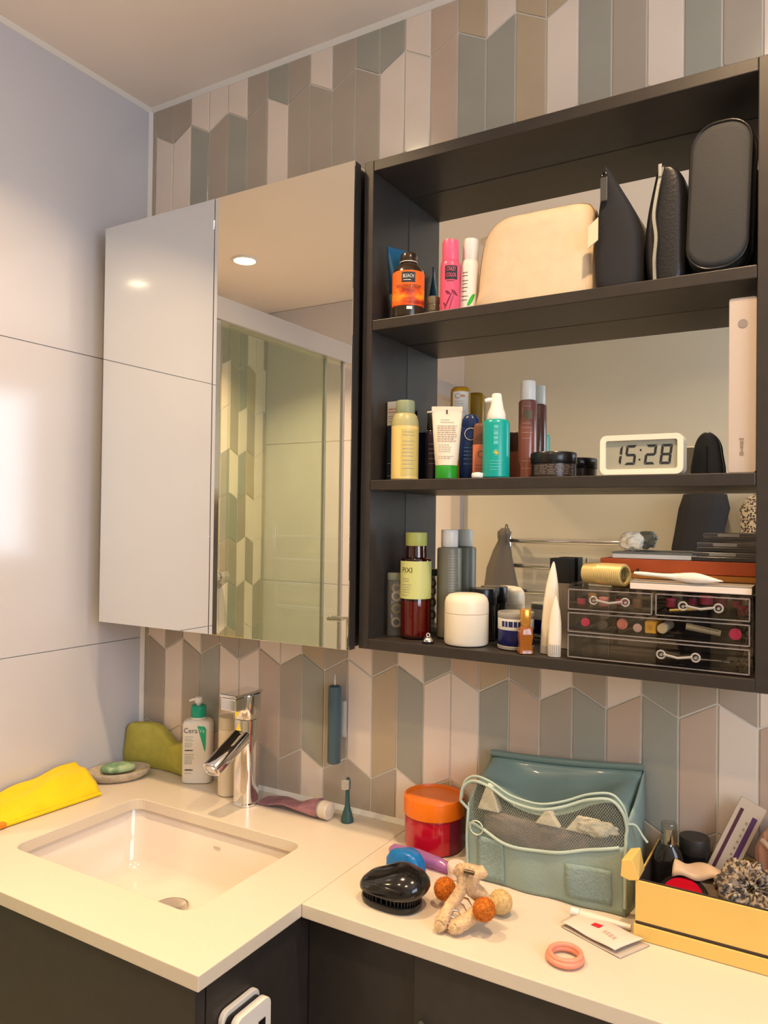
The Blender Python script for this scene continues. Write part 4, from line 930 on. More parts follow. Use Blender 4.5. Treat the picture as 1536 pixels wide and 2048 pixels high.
bm = nb(); tube(bm, [(-0.022, 0, 0.013), (0.020, 0.004, 0.0065)], [0.0062, 0.0055], 16, flat=0.75); obj('tube_body', bm, mat('pale_olive_tube', (0.40, 0.37, 0.25), rough=0.3), t, smooth=50)
bm = nb(); tube(bm, [(-0.020, -0.0035, 0.0145), (0.018, 0.0005, 0.0085)], 0.0016, 8); obj('tube_window', bm, ink, t)
t = thing('makeup_pencil', 'thin gold pencil lying in the upper right clear drawer', 'pencil', (1.165, -0.126, zt_+0.001), group='make-up in the clear drawers')
bm = nb(); tube(bm, [(-0.014, 0, 0), (0.020, 0.002, 0.004)], 0.0020, 10); obj('shaft', bm, mat('gold_pencil', (0.60, 0.45, 0.15), rough=0.3, metal=0.6), t, smooth=50)
bm = nb(); tube(bm, [(0.020, 0.002, 0.004), (0.026, 0.0024, 0.0047)], [0.002, 0.0003], 10); obj('tip', bm, ink, t, smooth=50)
rnd = random.Random(4)
cols = [('maroon', (0.20, 0.02, 0.04)), ('rose', (0.45, 0.06, 0.10)), ('plum', (0.10, 0.03, 0.06)), ('bronze', (0.25, 0.14, 0.06)), ('slate', (0.10, 0.11, 0.15)), ('blush', (0.50, 0.20, 0.18))]
for k, (px_, dz) in enumerate([(1.028, 0), (1.043, 0.004), (1.06, 0), (1.083, 0.002), (1.105, 0), (1.150, 0.004), (1.178, 0.009), (1.195, 0.011), (1.212, 0.008), (1.232, 0.009), (1.240, 0)]):
    nm, c = cols[(k*2+1) % 6 if k < 5 else (k % 2)]
    where = 'upper left' if k < 5 else 'upper right'
    t = thing('eyeshadow_pot', 'small %s make-up pot, number %s from the left in the %s clear drawer' % (nm, ['one', 'two', 'three', 'four', 'five', 'one', 'two', 'three', 'four', 'five', 'six'][k], where), 'make-up', (px_, -0.115+0.01*rnd.random(), zt_+dz), group='make-up in the clear drawers')
    r = rnd.uniform(0.006, 0.0085)
    bm = nb(); lathe(bm, [(r*0.9, 0), (r, 0.001), (r, 0.009)], 18); obj('pot', bm, mat('pot_'+nm, c, rough=0.3), t, smooth=40)
    bm = nb(); lathe(bm, [(r*1.02, 0.0092), (r*1.02, 0.0125), (0, 0.013)], 18); obj('lid', bm, black_pl if k % 3 == 0 else mat('pot_lid_'+nm, tuple(min(1, q*1.5) for q in c), rough=0.25), t, smooth=40)
t = thing('eyelash_curler', 'steel eyelash curler lying in the bottom clear drawer', 'eyelash curler', (1.19, -0.110, zz[0]+0.0085))
bm = nb(); torus(bm, 0.006, 0.0012, -0.026, 0, 0.004, 24, 8, 'z'); torus(bm, 0.006, 0.0012, 0.03, 0.005, 0.004, 24, 8, 'z'); obj('finger_loops', bm, steel, t, smooth=60)
bm = nb(); tube(bm, [(-0.020, 0, 0.004), (0.024, 0.004, 0.004)], 0.0016, 8); obj('arm', bm, steel, t, smooth=60)

# things on top of the drawer box
zt = e3+TH+0.0006
t = thing('flat_box', 'flat white box with grey top lying on the clear drawer box', 'box', (1.176, -0.100, zt))
bm = nb(); box(bm, -0.0755, 0.0755, -0.034, 0.040, 0, 0.0085); obj('carton', bm, mat('pinkish_white_card', (0.74, 0.64, 0.56), rough=0.5), t, bevel=0.0006)
bm = nb(); box(bm, -0.0757, 0.0757, -0.0342, 0.0402, 0.0087, 0.0107); obj('lid', bm, mat('taupe_card', (0.30, 0.27, 0.23), rough=0.5), t, bevel=0.0006)
z1_ = zt+0.0113
red_wood = mat('red_cedar', (0.50, 0.085, 0.018), rough=0.45, var=0.12, vscale=25)
t = thing('wooden_box', 'long flat orange-red wooden box under the palettes', 'box', (1.1495, -0.062, z1_))
bm = nb(); box(bm, -0.1015, 0.1035, -0.0205, 0.035, 0, 0.0085); obj('tray', bm, mat('orange_wood', (0.60, 0.22, 0.03), rough=0.4), t, bevel=0.0008)
bm = nb(); box(bm, -0.1025, 0.1040, -0.0225, 0.036, 0.0090, 0.0275); obj('lid', bm, red_wood, t, bevel=0.0012)
bm = nb(); box(bm, -0.050, -0.0475, -0.0235, -0.0223, 0.006, 0.014); obj('clasp', bm, ink, t)
z2_ = z1_+0.0281
t = thing('flat_box', 'thin grey and white box on the orange-red wooden box', 'box', (1.124, -0.062, z2_))
bm = nb(); box(bm, -0.060, 0.054, -0.020, 0.030, 0, 0.0065); obj('carton', bm, card, t, bevel=0.0005)
bm = nb(); box(bm, -0.061, 0.055, -0.021, 0.031, 0.0067, 0.0090); obj('lid', bm, mat('slate_card', (0.16, 0.16, 0.15), rough=0.4), t, bevel=0.0005)
dk_cl = mat('smoky_plastic', (0.06, 0.055, 0.055), rough=0.12, coat=0.4)
for k, (w, label) in enumerate(((0.0415, 'lowest of three stacked smoky make-up palettes'), (0.0375, 'middle of three stacked smoky make-up palettes'), (0.0335, 'topmost of three stacked smoky make-up palettes'))):
    t = thing('makeup_palette', label, 'palette', (1.2545-0.0415 if k == 0 else 1.2535-w, -0.056, z2_+k*0.0132), group='stacked smoky palettes')
    bm = nb(); box(bm, -w, w, -0.027, 0.027, 0, 0.0058); obj('base', bm, dk_cl, t, bevel=0.0008)
    bm = nb(); box(bm, -w, w, -0.027, 0.027, 0.0062, 0.0122); obj('lid', bm, mat('smoky_lid', (0.10, 0.09, 0.09), rough=0.1, coat=0.5), t, bevel=0.0012)
    bm = nb(); box(bm, -w*0.45, w*0.35, -0.0275, -0.0268, 0.0070, 0.0110); obj('clasp', bm, mat('grey_plastic', (0.32, 0.30, 0.28), rough=0.3), t)
t = thing('gold_tube', 'ribbed pale gold cardboard tube lying on the clear drawer box', 'tube', (1.061, -0.103, zt))
gold = mat('pale_gold_foil', (0.62, 0.48, 0.20), rough=0.35, metal=0.35)
bm = nb(); d = Vector((1, -0.36, 0)).normalized(); pts, rads = [], []
for k in range(41):
    pts.append(Vector((-0.031, 0.0115, 0.0165))+d*0.063*k/40); rads.append(0.0150+(0.0011 if (k % 2 and k > 14) else 0.0)+(0.0006 if k < 14 else 0))
rs = []
sd = Vector((-d.y, d.x, 0))
R = [[tuple(p+sd*r*math.cos(2*PI*i/28)+Vector((0, 0, r*math.sin(2*PI*i/28)))) for i in range(28)] for p, r in zip(pts, rads)]
R += [[tuple(pts[-1]+sd*r*math.cos(2*PI*i/28)+Vector((0, 0, r*math.sin(2*PI*i/28)))) for i in range(28)] for r in (0.0118,)]
R += [[tuple(pts[-1]-d*0.010+sd*r*math.cos(2*PI*i/28)+Vector((0, 0, r*math.sin(2*PI*i/28)))) for i in range(28)] for r in (0.0112,)]
bm = nb(); rings(bm, R, close1=True); obj('ribbed_tube', bm, gold, t, smooth=35)
bm = nb(); q = pts[-1]-d*0.004
for dx in (-0.006, 0.0, 0.006): tube(bm, [q+sd*dx+Vector((0, 0, -0.008)), q+sd*dx+Vector((0, 0, 0.008))], 0.0012, 6)
for dz in (-0.004, 0.004): tube(bm, [q+sd*-0.009+Vector((0, 0, dz)), q+sd*0.009+Vector((0, 0, dz))], 0.0012, 6)
obj('end_grille', bm, mat('bronze_dark', (0.12, 0.09, 0.03), rough=0.4), t)
t = thing('makeup_brush', 'white flat make-up brush lying in front of the wooden box', 'brush', (1.160, -0.128, zt+0.0118))
A, B = Vector((-0.056, 0.004, 0.0095)), Vector((0.0575, -0.004, 0.004))
bp = [A.lerp(B, k/16) for k in range(17)]
rr = [0.0018, 0.0026, 0.0028, 0.0028, 0.0027, 0.0029, 0.0033, 0.004, 0.0052, 0.0066, 0.0076, 0.0078, 0.0072, 0.006, 0.0042, 0.0022, 0.0006]
for k, p in enumerate(bp): p.z = max(p.z, rr[k]*0.75+0.0003)
bm = nb(); tube(bm, bp[:9], rr[:9], 14); obj('handle', bm, white_pl, t, smooth=60)
bm = nb(); tube(bm, bp[8:], rr[8:], 14, flat=0.95); obj('bristle_head', bm, mat('soft_white_bristle', (0.78, 0.70, 0.62), rough=0.8, bump=0.4, bscale=600), t, smooth=60)
def crumple(name, label, cat, loc, size, m, seed, sub=4, amp=0.35, freq=9, group=None):
    bm = nb(); ret = bmesh.ops.create_icosphere(bm, subdivisions=sub, radius=1.0); off = Vector((seed*3.1, seed*1.7, seed*0.9))
    for v in ret['verts']:
        d = v.co.normalized(); n = 1+amp*noise.noise(d*freq*0.25+off)+amp*0.5*noise.noise(d*freq*0.6+off)+amp*0.25*abs(noise.noise(d*freq*1.4+off))
        v.co = Vector((d.x*size[0]*n, d.y*size[1]*n, d.z*size[2]*n))
    zmin = min(v.co.z for v in bm.verts)
    for v in bm.verts: v.co.z -= zmin
    o = obj(name, bm, m, None, smooth=70); o.location = loc
    return tag(o, label, cat, group)
crumple('paper_tissue', 'crumpled white tissue on the thin grey box', 'tissue', (1.088, -0.072, z2_+0.0098), (0.017, 0.011, 0.013), mat('tissue_paper', (0.80, 0.72, 0.58), rough=0.9), 3, amp=0.32)
t = thing('tall_carton', 'tall taupe carton with black top standing behind the two ivory applicators', 'box', (0.9775, -0.042, e3))
bm = nb(); box(bm, -0.0155, 0.0155, -0.0135, 0.0135, 0, 0.1005); obj('lower_carton', bm, mat('taupe_carton', (0.33, 0.27, 0.20), rough=0.5), t, bevel=0.0008)
bm = nb(); box(bm, -0.0157, 0.0157, -0.0137, 0.0137, 0.1008, 0.1385); obj('black_lid', bm, mat('matt_black_card', (0.014, 0.014, 0.013), rough=0.6), t, bevel=0.0008)

# ================================================================== THINGS ROUND THE WASHBASIN
ez = CT+0.0006
# faucet
fx, fy = 0.3725, -0.0735
t = thing('faucet', 'single-lever chrome basin faucet with a slanted square spout', 'faucet', (fx, fy, ez))
bm = nb(); loft(bm, [(0.0, 0.0235, 0.0235, 2.6), (0.004, 0.0235, 0.0235, 2.6), (0.006, 0.0215, 0.0215, 2.8), (0.150, 0.0215, 0.0215, 2.8), (0.163, 0.0215, 0.0215, 2.8)], 40); obj('column', bm, chrome, t, smooth=40)
bm = nb(); secs = []
d = Vector((-0.02, -0.885, -0.465)).normalized(); sd = Vector((1, -0.02, 0)).normalized(); up = sd.cross(d).normalized()
if up.z < 0: up = -up
st = Vector((0.0, -0.006, 0.135))
prof = sup(0.0185, 0.0135, 3.4, 28)
L = 0.100
rings(bm, [[tuple(st+d*(L*f)+sd*a*s+up*b*s) for a, b in prof] for f, s in ((0, 1.05), (0.3, 1.0), (0.97, 0.96), (1.0, 0.92))]); sp = obj('spout', bm, chrome, t, smooth=40)
bm = nb(); prof = sup(0.0150, 0.0105, 3.0, 24)
rings(bm, [[tuple(st+d*(L+q)+sd*a*s+up*b*s) for a, b in prof] for q, s in ((0.0002, 1), (0.003, 0.97), (0.003, 0.8), (0.0012, 0.78))]); obj('aerator', bm, steel, sp, smooth=40)
bm = nb(); rs = []
for z, x0, x1 in ((0.1645, 0.0225, 0.0225), (0.166, 0.0232, 0.0232), (0.209, 0.0232, 0.0232), (0.2105, 0.0228, 0.0228)):
    rs.append([(a, b, z) for a, b in sup(x0, x1, 3.2, 36)])
rings(bm, rs); lv = obj('lever_body', bm, chrome, t, smooth=40)
bm = nb(); ply = [(-0.020, -0.050), (0.010, -0.058), (0.0235, -0.020), (0.0235, 0.020), (-0.0235, 0.0215), (-0.0235, -0.02)]
bm = nb(); box(bm, -0.0205, 0.0205, -0.056, 0.0225, 0.2108, 0.2168); obj('lever_plate', bm, chrome, lv, bevel=0.002)
bm = nb(); box(bm, -0.0195, 0.0195, -0.054, -0.0236, 0.186, 0.2104); obj('lever_grip', bm, chrome, lv, bevel=0.003)

# pump bottle of cleanser
x, y = 0.2065, -0.0325
t = thing('cleanser_bottle', 'white CeraVe pump bottle with emerald collar beside the faucet', 'bottle', (x, y, ez), 0.55)
hx, hy = 0.0305, 0.0195
wcl = mat('cleanser_white', (0.78, 0.72, 0.63), rough=0.32)
em = mat('emerald_plastic', (0.004, 0.36, 0.22), rough=0.35); emi = mat('emerald_ink', (0.01, 0.38, 0.19), rough=0.5)
bm = nb(); loft(bm, [(0.0, hx-0.004, hy-0.003, 4.5), (0.0015, hx-0.001, hy-0.0005, 4.5), (0.004, hx, hy, 4.5), (0.118, hx, hy, 4.5), (0.1245, hx-0.0015, hy-0.0005, 4.2), (0.1285, hx-0.006, hy-0.003, 4.0), (0.130, hx-0.012, hy-0.006, 3)], 44); obj('bottle_body', bm, wcl, t, smooth=40)
bm = nb(); lathe(bm, [(0.0150, 0.1302), (0.0152, 0.1335)], 32); obj('neck_ring', bm, white_pl, t, smooth=40)
bm = nb(); lathe(bm, [(0.0150, 0.1337), (0.0156, 0.1345), (0.0156, 0.1555), (0.0148, 0.1568), (0.006, 0.157)], 32); obj('collar', bm, em, t, smooth=40)
bm = nb(); lathe(bm, [(0.0045, 0.1572), (0.0045, 0.1605), (0.0072, 0.1615), (0.0078, 0.166), (0.0070, 0.1735), (0, 0.1745)], 28); ph = obj('pump_head', bm, white_pl, t, smooth=40)
bm = nb(); tube(bm, [(-0.003, 0.0, 0.1690), (-0.013, 0.0, 0.1682), (-0.0195, 0.0, 0.1655)], [0.0036, 0.003, 0.0022], 10); obj('nozzle', bm, white_pl, ph, smooth=50)
fy_ = -hy-0.0003
lettering('Cera', 0.0150, mat('navy_grey_ink', (0.03, 0.035, 0.05)), t, (-0.0115, fy_, 0.1085), sx=0.95)
bm = nb()
tri = [(0.0020, 0.1185), (0.0170, 0.1175), (0.0205, 0.1120), (0.0195, 0.070), (0.0180, 0.066)]
bm.faces.new([bm.verts.new((a, fy_, b)) for a, b in tri]); obj('green_wedge', bm, emi, t)
lettering('Ve', 0.0130, mat('mint_ink', (0.45, 0.75, 0.55)), t, (0.0118, fy_-0.0003, 0.1085), sx=0.85)
print_lines(t, mat('green_grey_ink', (0.32, 0.38, 0.28)), None, [0.0965, 0.092, 0.0885, 0.083, 0.0795, 0.076], -0.023, -0.004, loc=fy_, h=0.0014)
print_lines(t, ink, None, [0.0685, 0.0285], -0.0225, -0.0060, loc=fy_, h=0.0028, jitter=0.02)
print_lines(t, mat('green_grey_ink', (0.32, 0.38, 0.28)), None, [0.060, 0.0555, 0.052, 0.0485, 0.045, 0.0415, 0.0215], -0.023, -0.002, loc=fy_, h=0.0013)

# cream bottle behind faucet
x, y = 0.311, -0.055
t = thing('lotion_bottle', 'tall pale cream bottle just behind the faucet', 'bottle', (x, y, ez), face(x, y))
cb = mat('cream_bottle', (0.78, 0.66, 0.48), rough=0.4)
bm = nb(); lathe(bm, [(0.0185, 0), (0.0205, 0.002), (0.0205, 0.130)], 36); obj('bottle_body', bm, cb, t, smooth=40)
bm = nb(); lathe(bm, [(0.0203, 0.1303), (0.0207, 0.131), (0.0207, 0.150), (0.0200, 0.1535), (0.016, 0.1548), (0, 0.155)], 36); obj('cap', bm, mat('beige_cap', (0.62, 0.52, 0.36), rough=0.4), t, smooth=40)

# olive foam pad in the corner
t = thing('foam_pad', 'olive green wavy foam pad standing in the corner by the wall', 'pad', (0.090, -0.018, ez))
ol = [(-0.078, 0.0), (0.063, 0.0), (0.074, 0.012), (0.077, 0.04), (0.078, 0.066), (0.068, 0.070), (0.050, 0.063), (0.032, 0.064), (0.012, 0.076), (-0.006, 0.090), (-0.03, 0.096), (-0.065, 0.096), (-0.078, 0.090), (-0.083, 0.07)]
ol = [(p.x, max(0, p.z)) for p in spline([(a, 0, b) for a, b in ol], 4, True)]
cxp, czp = 0.0, 0.045
bm = nb()
def bend(x): return 0.0045*math.sin((x+0.03)*38)-(0.35*max(0, -x-0.035))
rings(bm, [[(max(cxp+(a-cxp)*s, -0.0895), min(yy+bend(a), 0.0165), max(0, czp+(b-czp)*s)) for a, b in ol] for s, yy in ((0.5, -0.012), (0.93, -0.012), (0.985, -0.0095), (1.0, -0.005), (1.0, 0.003), (0.985, 0.006), (0.5, 0.007))])
obj('foam_body', bm, mat('olive_foam', (0.47, 0.43, 0.075), rough=0.7, var=0.08, vscale=60, bump=0.2, bscale=400), t, smooth=60)
bm = nb(); tube(bm, [(-0.030, -0.0135+bend(-0.03), 0.002), (-0.031, -0.0135+bend(-0.03), 0.088)], 0.0010, 6); obj('fold_seam', bm, mat('dark_olive_seam', (0.16, 0.15, 0.03), rough=0.8), t)

# soap dish and soap
t = thing('soap_dish', 'oval stone soap dish in the corner beside the yellow cloth', 'soap dish', (0.0560, -0.1095, ez), 0.95)
stone = mat('beige_stone', (0.50, 0.42, 0.31), rough=0.6, var=0.22, vscale=70, bump=0.25, bscale=160)
bm = nb(); A, B = 0.065, 0.0435
loft(bm, [(0.0, A*0.72, B*0.72, 2), (0.002, A*0.80, B*0.80, 2), (0.010, A*0.96, B*0.96, 2), (0.017, A, B, 2), (0.0195, A*0.985, B*0.985, 2), (0.019, A*0.90, B*0.88, 2), (0.0145, A*0.78, B*0.74, 2), (0.0125, A*0.4, B*0.4, 2), (0.0122, A*0.05, B*0.05, 2)], 48); obj('dish_bowl', bm, stone, t, smooth=50)
bm = nb(); loft(bm, [(-0.0001, A*0.70, B*0.70, 2), (0.0002, A*0.71, B*0.71, 2)], 40); obj('foot', bm, mat('dark_stone', (0.25, 0.21, 0.16), rough=0.7), t)
t = thing('soap_bar', 'green marbled oval soap bar in the stone dish', 'soap', (0.0560, -0.1095, ez+0.0152), 0.92)
bm = nb(); loft(bm, [(0.0, 0.028, 0.0165, 2.1), (0.002, 0.0335, 0.0205, 2.1), (0.006, 0.0355, 0.0225, 2.1), (0.011, 0.0335, 0.0205, 2.1), (0.0148, 0.026, 0.0145, 2.1), (0.0162, 0.012, 0.006, 2)], 40)
for v in bm.verts: v.co += Vector((0, 0, 0.0012*noise.noise(v.co*90)*(1 if v.co.z > 0.004 else 0)))
obj('soap_body', bm, pattern('green_soap', 'noise', (0.16, 0.30, 0.16), (0.36, 0.47, 0.27), 45, rough=0.45, thr=0.5), t, smooth=60)
bm = nb(); torus(bm, 0.0345, 0.0007, 0, 0, 0.0062, 40, 6, 'z', sy=0.63); obj('mould_line', bm, mat('dark_green_soap', (0.12, 0.24, 0.12), rough=0.5), t, smooth=60)

# yellow cloth
ycl = mat('yellow_microfibre', (0.86, 0.60, 0.004), rough=0.9, sheen=0.1, var=0.06, vscale=25, bump=0.3, bscale=500)
t = thing('cleaning_cloth', 'folded bright yellow cleaning cloth draped beside the washbasin', 'cloth', (0.07, -0.33, ez))
P00, P10, P01, P11 = Vector((0.1060, -0.1952, 0.8530)), Vector((0.0940, -0.3950, 0.8530)), Vector((0.0100, -0.1799, 0.8889)), Vector((0.0080, -0.3405, 0.8743))
P10 = P00.lerp(P10, 1.45); P11 = P01.lerp(P11, 1.45)
def cl(u, v, lift):
    a = P00.lerp(P10, u); b = P01.lerp(P11, u); p = a.lerp(b, v)
    z = a.z+(b.z-a.z)*v
    bulge = 0.012*math.sin(PI*v)*(0.7+0.3*math.sin(u*7))+0.0022*math.sin(u*16+v*5)+0.0015*math.sin(v*14+u*3)
    edge = min(1.0, v*8)
    return Vector((max(p.x, 0.004+lift*0.3), p.y, z+bulge*edge+lift*(0.35+0.65*edge)))-Vector((0.07, -0.33, ez))
for k, lift in enumerate((0.0005, 0.0065)):
    bm = nb(); grid(bm, 40, 20, lambda u, v: cl(u, v, lift)); obj('cloth_layer', bm, ycl, t, smooth=80, solid=0.0028)
bm = nb(); pts = [cl(k/40, 0.0, 0.0035)+Vector((0.0015, 0, 0)) for k in range(41)]; tube(bm, pts, 0.0036, 8); obj('folded_edge', bm, ycl, t, smooth=80)
p = cl(0.70, 0.03, 0.006); bm = nb(); box(bm, p.x-0.002, p.x+0.010, p.y-0.012, p.y+0.010, p.z-0.0045, p.z+0.0045); obj('orange_label', bm, mat('orange_tag', (0.80, 0.25, 0.01), rough=0.7), t, bevel=0.002)

# pink squeezed tube
t = thing('cream_tube', 'squeezed pink tube with pale round cap lying behind the basin', 'tube', (0.47, -0.06, ez))
pkt = mat('mauve_pink_tube', (0.32, 0.145, 0.18), rough=0.22, var=0.35, vscale=30)
T0, T1 = Vector((-0.078, 0.013, 0.0)), Vector((0.064, 0.003, 0.0))
rs = []
for k in range(15):
    f = k/14; c = T0.lerp(T1, f); hw_ = 0.021-0.004*f; hh = 0.0016+0.0155*f**1.3-0.005*math.exp(-((f-0.62)/0.16)**2)
    wig = 0.003*math.sin(f*9); dirv = Vector((-0.07, 1, 0)).normalized()
    zc = hh+0.0008+(0.006*math.sin(f*PI)**2)
    row = []
    for a, b in sup(hw_, hh, 2.2, 24): row.append(tuple(c+dirv*a+Vector((0, 0, max(zc+b+wig*(a/hw_)*(1-f), 0.0002)))))
    rs.append(row)
bm = nb(); rings(bm, rs); obj('tube_body', bm, pkt, t, smooth=60)
for nm, a, b, r, m in (('neck', 0.0645, 0.070, 0.0145, mat('grey_neck', (0.40, 0.37, 0.30), rough=0.4)), ('cap', 0.0705, 0.087, 0.0160, mat('pale_cap', (0.70, 0.60, 0.50), rough=0.35))):
    bm = nb(); tube(bm, [(a, 0.003, 0.0168), (b-0.001, 0.002, 0.0168), (b, 0.002, 0.0168)], [r, r, r*0.9], 28); obj(nm, bm, m, t, smooth=40)

# electric toothbrush handle on its wall mount
t = thing('electric_toothbrush', 'slate blue electric toothbrush handle hung on the tiled wall', 'toothbrush handle', (0.5405, -0.0225, 0.9422))
slate = mat('slate_blue_plastic', (0.065, 0.115, 0.135), rough=0.42)
bm = nb(); lathe(bm, [(0.010, 0), (0.0120, 0.0015), (0.0123, 0.004), (0.0123, 0.136), (0.0118, 0.1425), (0.0085, 0.1445), (0, 0.145)], 32); obj('handle_body', bm, slate, t, smooth=40)
bm = nb(); lathe(bm, [(0.0022, 0.1452), (0.0020, 0.152), (0.0008, 0.158), (0.0006, 0.166), (0, 0.1665)], 12); obj('drive_shaft', bm, steel, t, smooth=50)
bm = nb(); box(bm, -0.002, 0.0155, 0.0125, 0.0215, 0.045, 0.115); obj('wall_mount', bm, mat('pale_grey_mount', (0.50, 0.47, 0.43), rough=0.4), t, bevel=0.004)

# toothbrush head standing on the counter
t = thing('toothbrush', 'teal toothbrush head standing upright near the wall', 'toothbrush head', (0.5860, -0.0445, ez), 0.0)
teal = mat('dark_teal_plastic', (0.035, 0.09, 0.085), rough=0.4)
bm = nb(); lathe(bm, [(0.0112, 0), (0.0118, 0.001), (0.0112, 0.006), (0.0085, 0.016), (0.0052, 0.026), (0.0042, 0.034), (0.0038, 0.056)], 28); obj('stem', bm, teal, t, smooth=50)
bm = nb(); loft(bm, [(0.0562, 0.0038, 0.0036, 2.2), (0.060, 0.0048, 0.0030, 2.2, 0.001, 0), (0.073, 0.0052, 0.0026, 2.2, 0.001, 0), (0.0785, 0.0035, 0.0022, 2, 0.001, 0), (0.080, 0.001, 0.001, 2, 0.001, 0)], 24); obj('head_plate', bm, teal, t, smooth=50)
bm = nb()
for i in range(4):
    for j in range(6):
        xx = -0.0030+0.0027*i*0.9; zz_ = 0.0605+0.0028*j
        tube(bm, [(xx, -0.0022, zz_), (xx-0.003, -0.0105, zz_)], 0.00105, 6)
tag(obj('bristles', bm, mat('cream_bristle', (0.74, 0.66, 0.52), rough=0.7), t), kind='stuff')

# red jar with orange lid
t = thing('hair_mask_jar', 'large red jar with a wide orange lid against the tiles', 'jar', (0.7655, -0.0535, ez), face(0.7655, -0.0535))
redp = mat('cherry_red_plastic', (0.46, 0.004, 0.018), rough=0.16, coat=0.4); ora = mat('orange_plastic', (0.80, 0.17, 0.004), rough=0.32)
bm = nb(); lathe(bm, [(0.042, 0), (0.0475, 0.002), (0.0490, 0.007), (0.0490, 0.052), (0.0478, 0.056)], 56); obj('jar_body', bm, redp, t, smooth=40)
bm = nb(); lathe(bm, [(0.0495, 0.0565), (0.0508, 0.058), (0.0508, 0.0845), (0.0498, 0.0868), (0.0478, 0.0868), (0.0465, 0.0835), (0, 0.0832)], 64); obj('lid', bm, ora, t, smooth=35)
print_lines(t, mat('pale_red_ink', (0.70, 0.20, 0.18)), 0.0492, [0.044-0.0033*k for k in range(12)], -1.25, -0.72, h=0.0009, jitter=0.15)
bm = nb(); band(bm, 0.0491, 0.004, 0.053, 0.55, 1.9, 20); obj('side_label', bm, mat('plum_label', (0.16, 0.012, 0.035), rough=0.3), t, smooth=60)

# ================================================================== THINGS ON THE NARROW LEDGE
# sage toiletry bag
YB = -0.118
t = bag = thing('toiletry_bag', 'sage green zipped toiletry bag with mesh front standing against the tiles', 'toiletry bag', (0.975, -0.07, ez))
sage_m = mat('sage_fabric', (0.275, 0.365, 0.33), rough=0.6, var=0.06, vscale=18, bump=0.25, bscale=260)
sage_d = mat('sage_lining', (0.16, 0.235, 0.22), rough=0.35, coat=0.15)
sage_l = mat('sage_piping', (0.42, 0.52, 0.46), rough=0.5)
O = Vector((0.975, -0.07, ez))
top = [Vector((0.8440, -0.1180, 0.9625)), Vector((0.8488, -0.1180, 0.9851)), Vector((0.8672, -0.1180, 0.9970)), Vector((0.8961, -0.1180, 0.9947)), Vector((0.9283, -0.1180, 0.9806)), Vector((0.9672, -0.1180, 0.9780)), Vector((1.0083, -0.1180, 0.9884)), Vector((1.0442, -0.1180, 1.0047)), Vector((1.0736, -0.1180, 1.0091)), Vector((1.0902, -0.1180, 0.9936)), Vector((1.0958, -0.1180, 0.9707))]
top = spline(top, 5)
mid = spline([Vector((0.8545, -0.1180, 0.9338)), Vector((0.8804, -0.1180, 0.9301)), Vector((0.9171, -0.1180, 0.9185)), Vector((0.9563, -0.1180, 0.9169)), Vector((1.0015, -0.1180, 0.9236)), Vector((1.0449, -0.1180, 0.9349)), Vector((1.0933, -0.1180, 0.9473))], 8)
bl, br = Vector((0.858, YB, ez)), Vector((1.092, YB, ez))
def at_x(line, x):
    for a, b in zip(line, line[1:]):
        if a.x <= x <= b.x and b.x > a.x: return a.z+(b.z-a.z)*(x-a.x)/(b.x-a.x)
    return line[0].z if x < line[0].x else line[-1].z
NX = 36
xa, xb = 0.8565, 1.0945
def fr(u, z):   # front sheet with a belly
    x = xa+(xb-xa)*u; h = (z-ez)/0.17
    return Vector((x, YB-0.016*max(0.0, math.sin(PI*min(max(u,0),1)))**0.8*math.sin(PI*min(max(0.12+h*0.75, 0), 1))-0.0018*math.sin(u*19+h*5)-0.0012*math.sin(u*7-h*13), z))
def zmid(u): return at_x(mid, xa+(xb-xa)*u)
ztl = [max(p.z for p in top)]
tops_u = []
def ztop(u):
    x = xa+(xb-xa)*u
    xs = [p for p in top]
    return at_x([p for p in xs if True], min(max(x, top[2].x-0.012), top[-1].x))
def corner(u, z, zt):  # rounds the top corners of the front sheet
    return z
bm = nb(); grid(bm, NX, 14, lambda u, v: fr(u, ez+0.001+(zmid(u)-ez-0.001)*v)-O); obj('front_panel', bm, sage_m, bag, smooth=80, solid=0.002)
net = bpy.data.materials.new('mesh_netting'); net.use_nodes = True; nt = net.node_tree; b = nt.nodes['Principled BSDF']; b.inputs['Base Color'].default_value = (0.34, 0.38, 0.32, 1); b.inputs['Roughness'].default_value = 0.6
tc = nt.nodes.new('ShaderNodeTexCoord'); acc = None
for ang in (0.6, -0.6):
    mp = nt.nodes.new('ShaderNodeMapping'); mp.inputs['Rotation'].default_value = (0, ang, 0); wv = nt.nodes.new('ShaderNodeTexWave'); wv.inputs['Scale'].default_value = 110; wv.bands_direction = 'X'
    nt.links.new(tc.outputs['Object'], mp.inputs[0]); nt.links.new(mp.outputs[0], wv.inputs['Vector'])
    if acc is None: acc = wv.outputs['Fac']
    else:
        mx = nt.nodes.new('ShaderNodeMath'); mx.operation = 'MAXIMUM'; nt.links.new(acc, mx.inputs[0]); nt.links.new(wv.outputs['Fac'], mx.inputs[1]); acc = mx.outputs[0]
mr = nt.nodes.new('ShaderNodeMapRange'); mr.inputs['From Min'].default_value = 0.45; mr.inputs['From Max'].default_value = 0.9; mr.inputs['To Min'].default_value = 0.05; mr.inputs['To Max'].default_value = 0.50
nt.links.new(acc, mr.inputs['Value']); nt.links.new(mr.outputs[0], b.inputs['Alpha'])
bm = nb(); grid(bm, NX, 8, lambda u, v: fr(u, zmid(u)+(ztop(u)-zmid(u))*v)-O); obj('mesh_window', bm, net, bag, smooth=80)
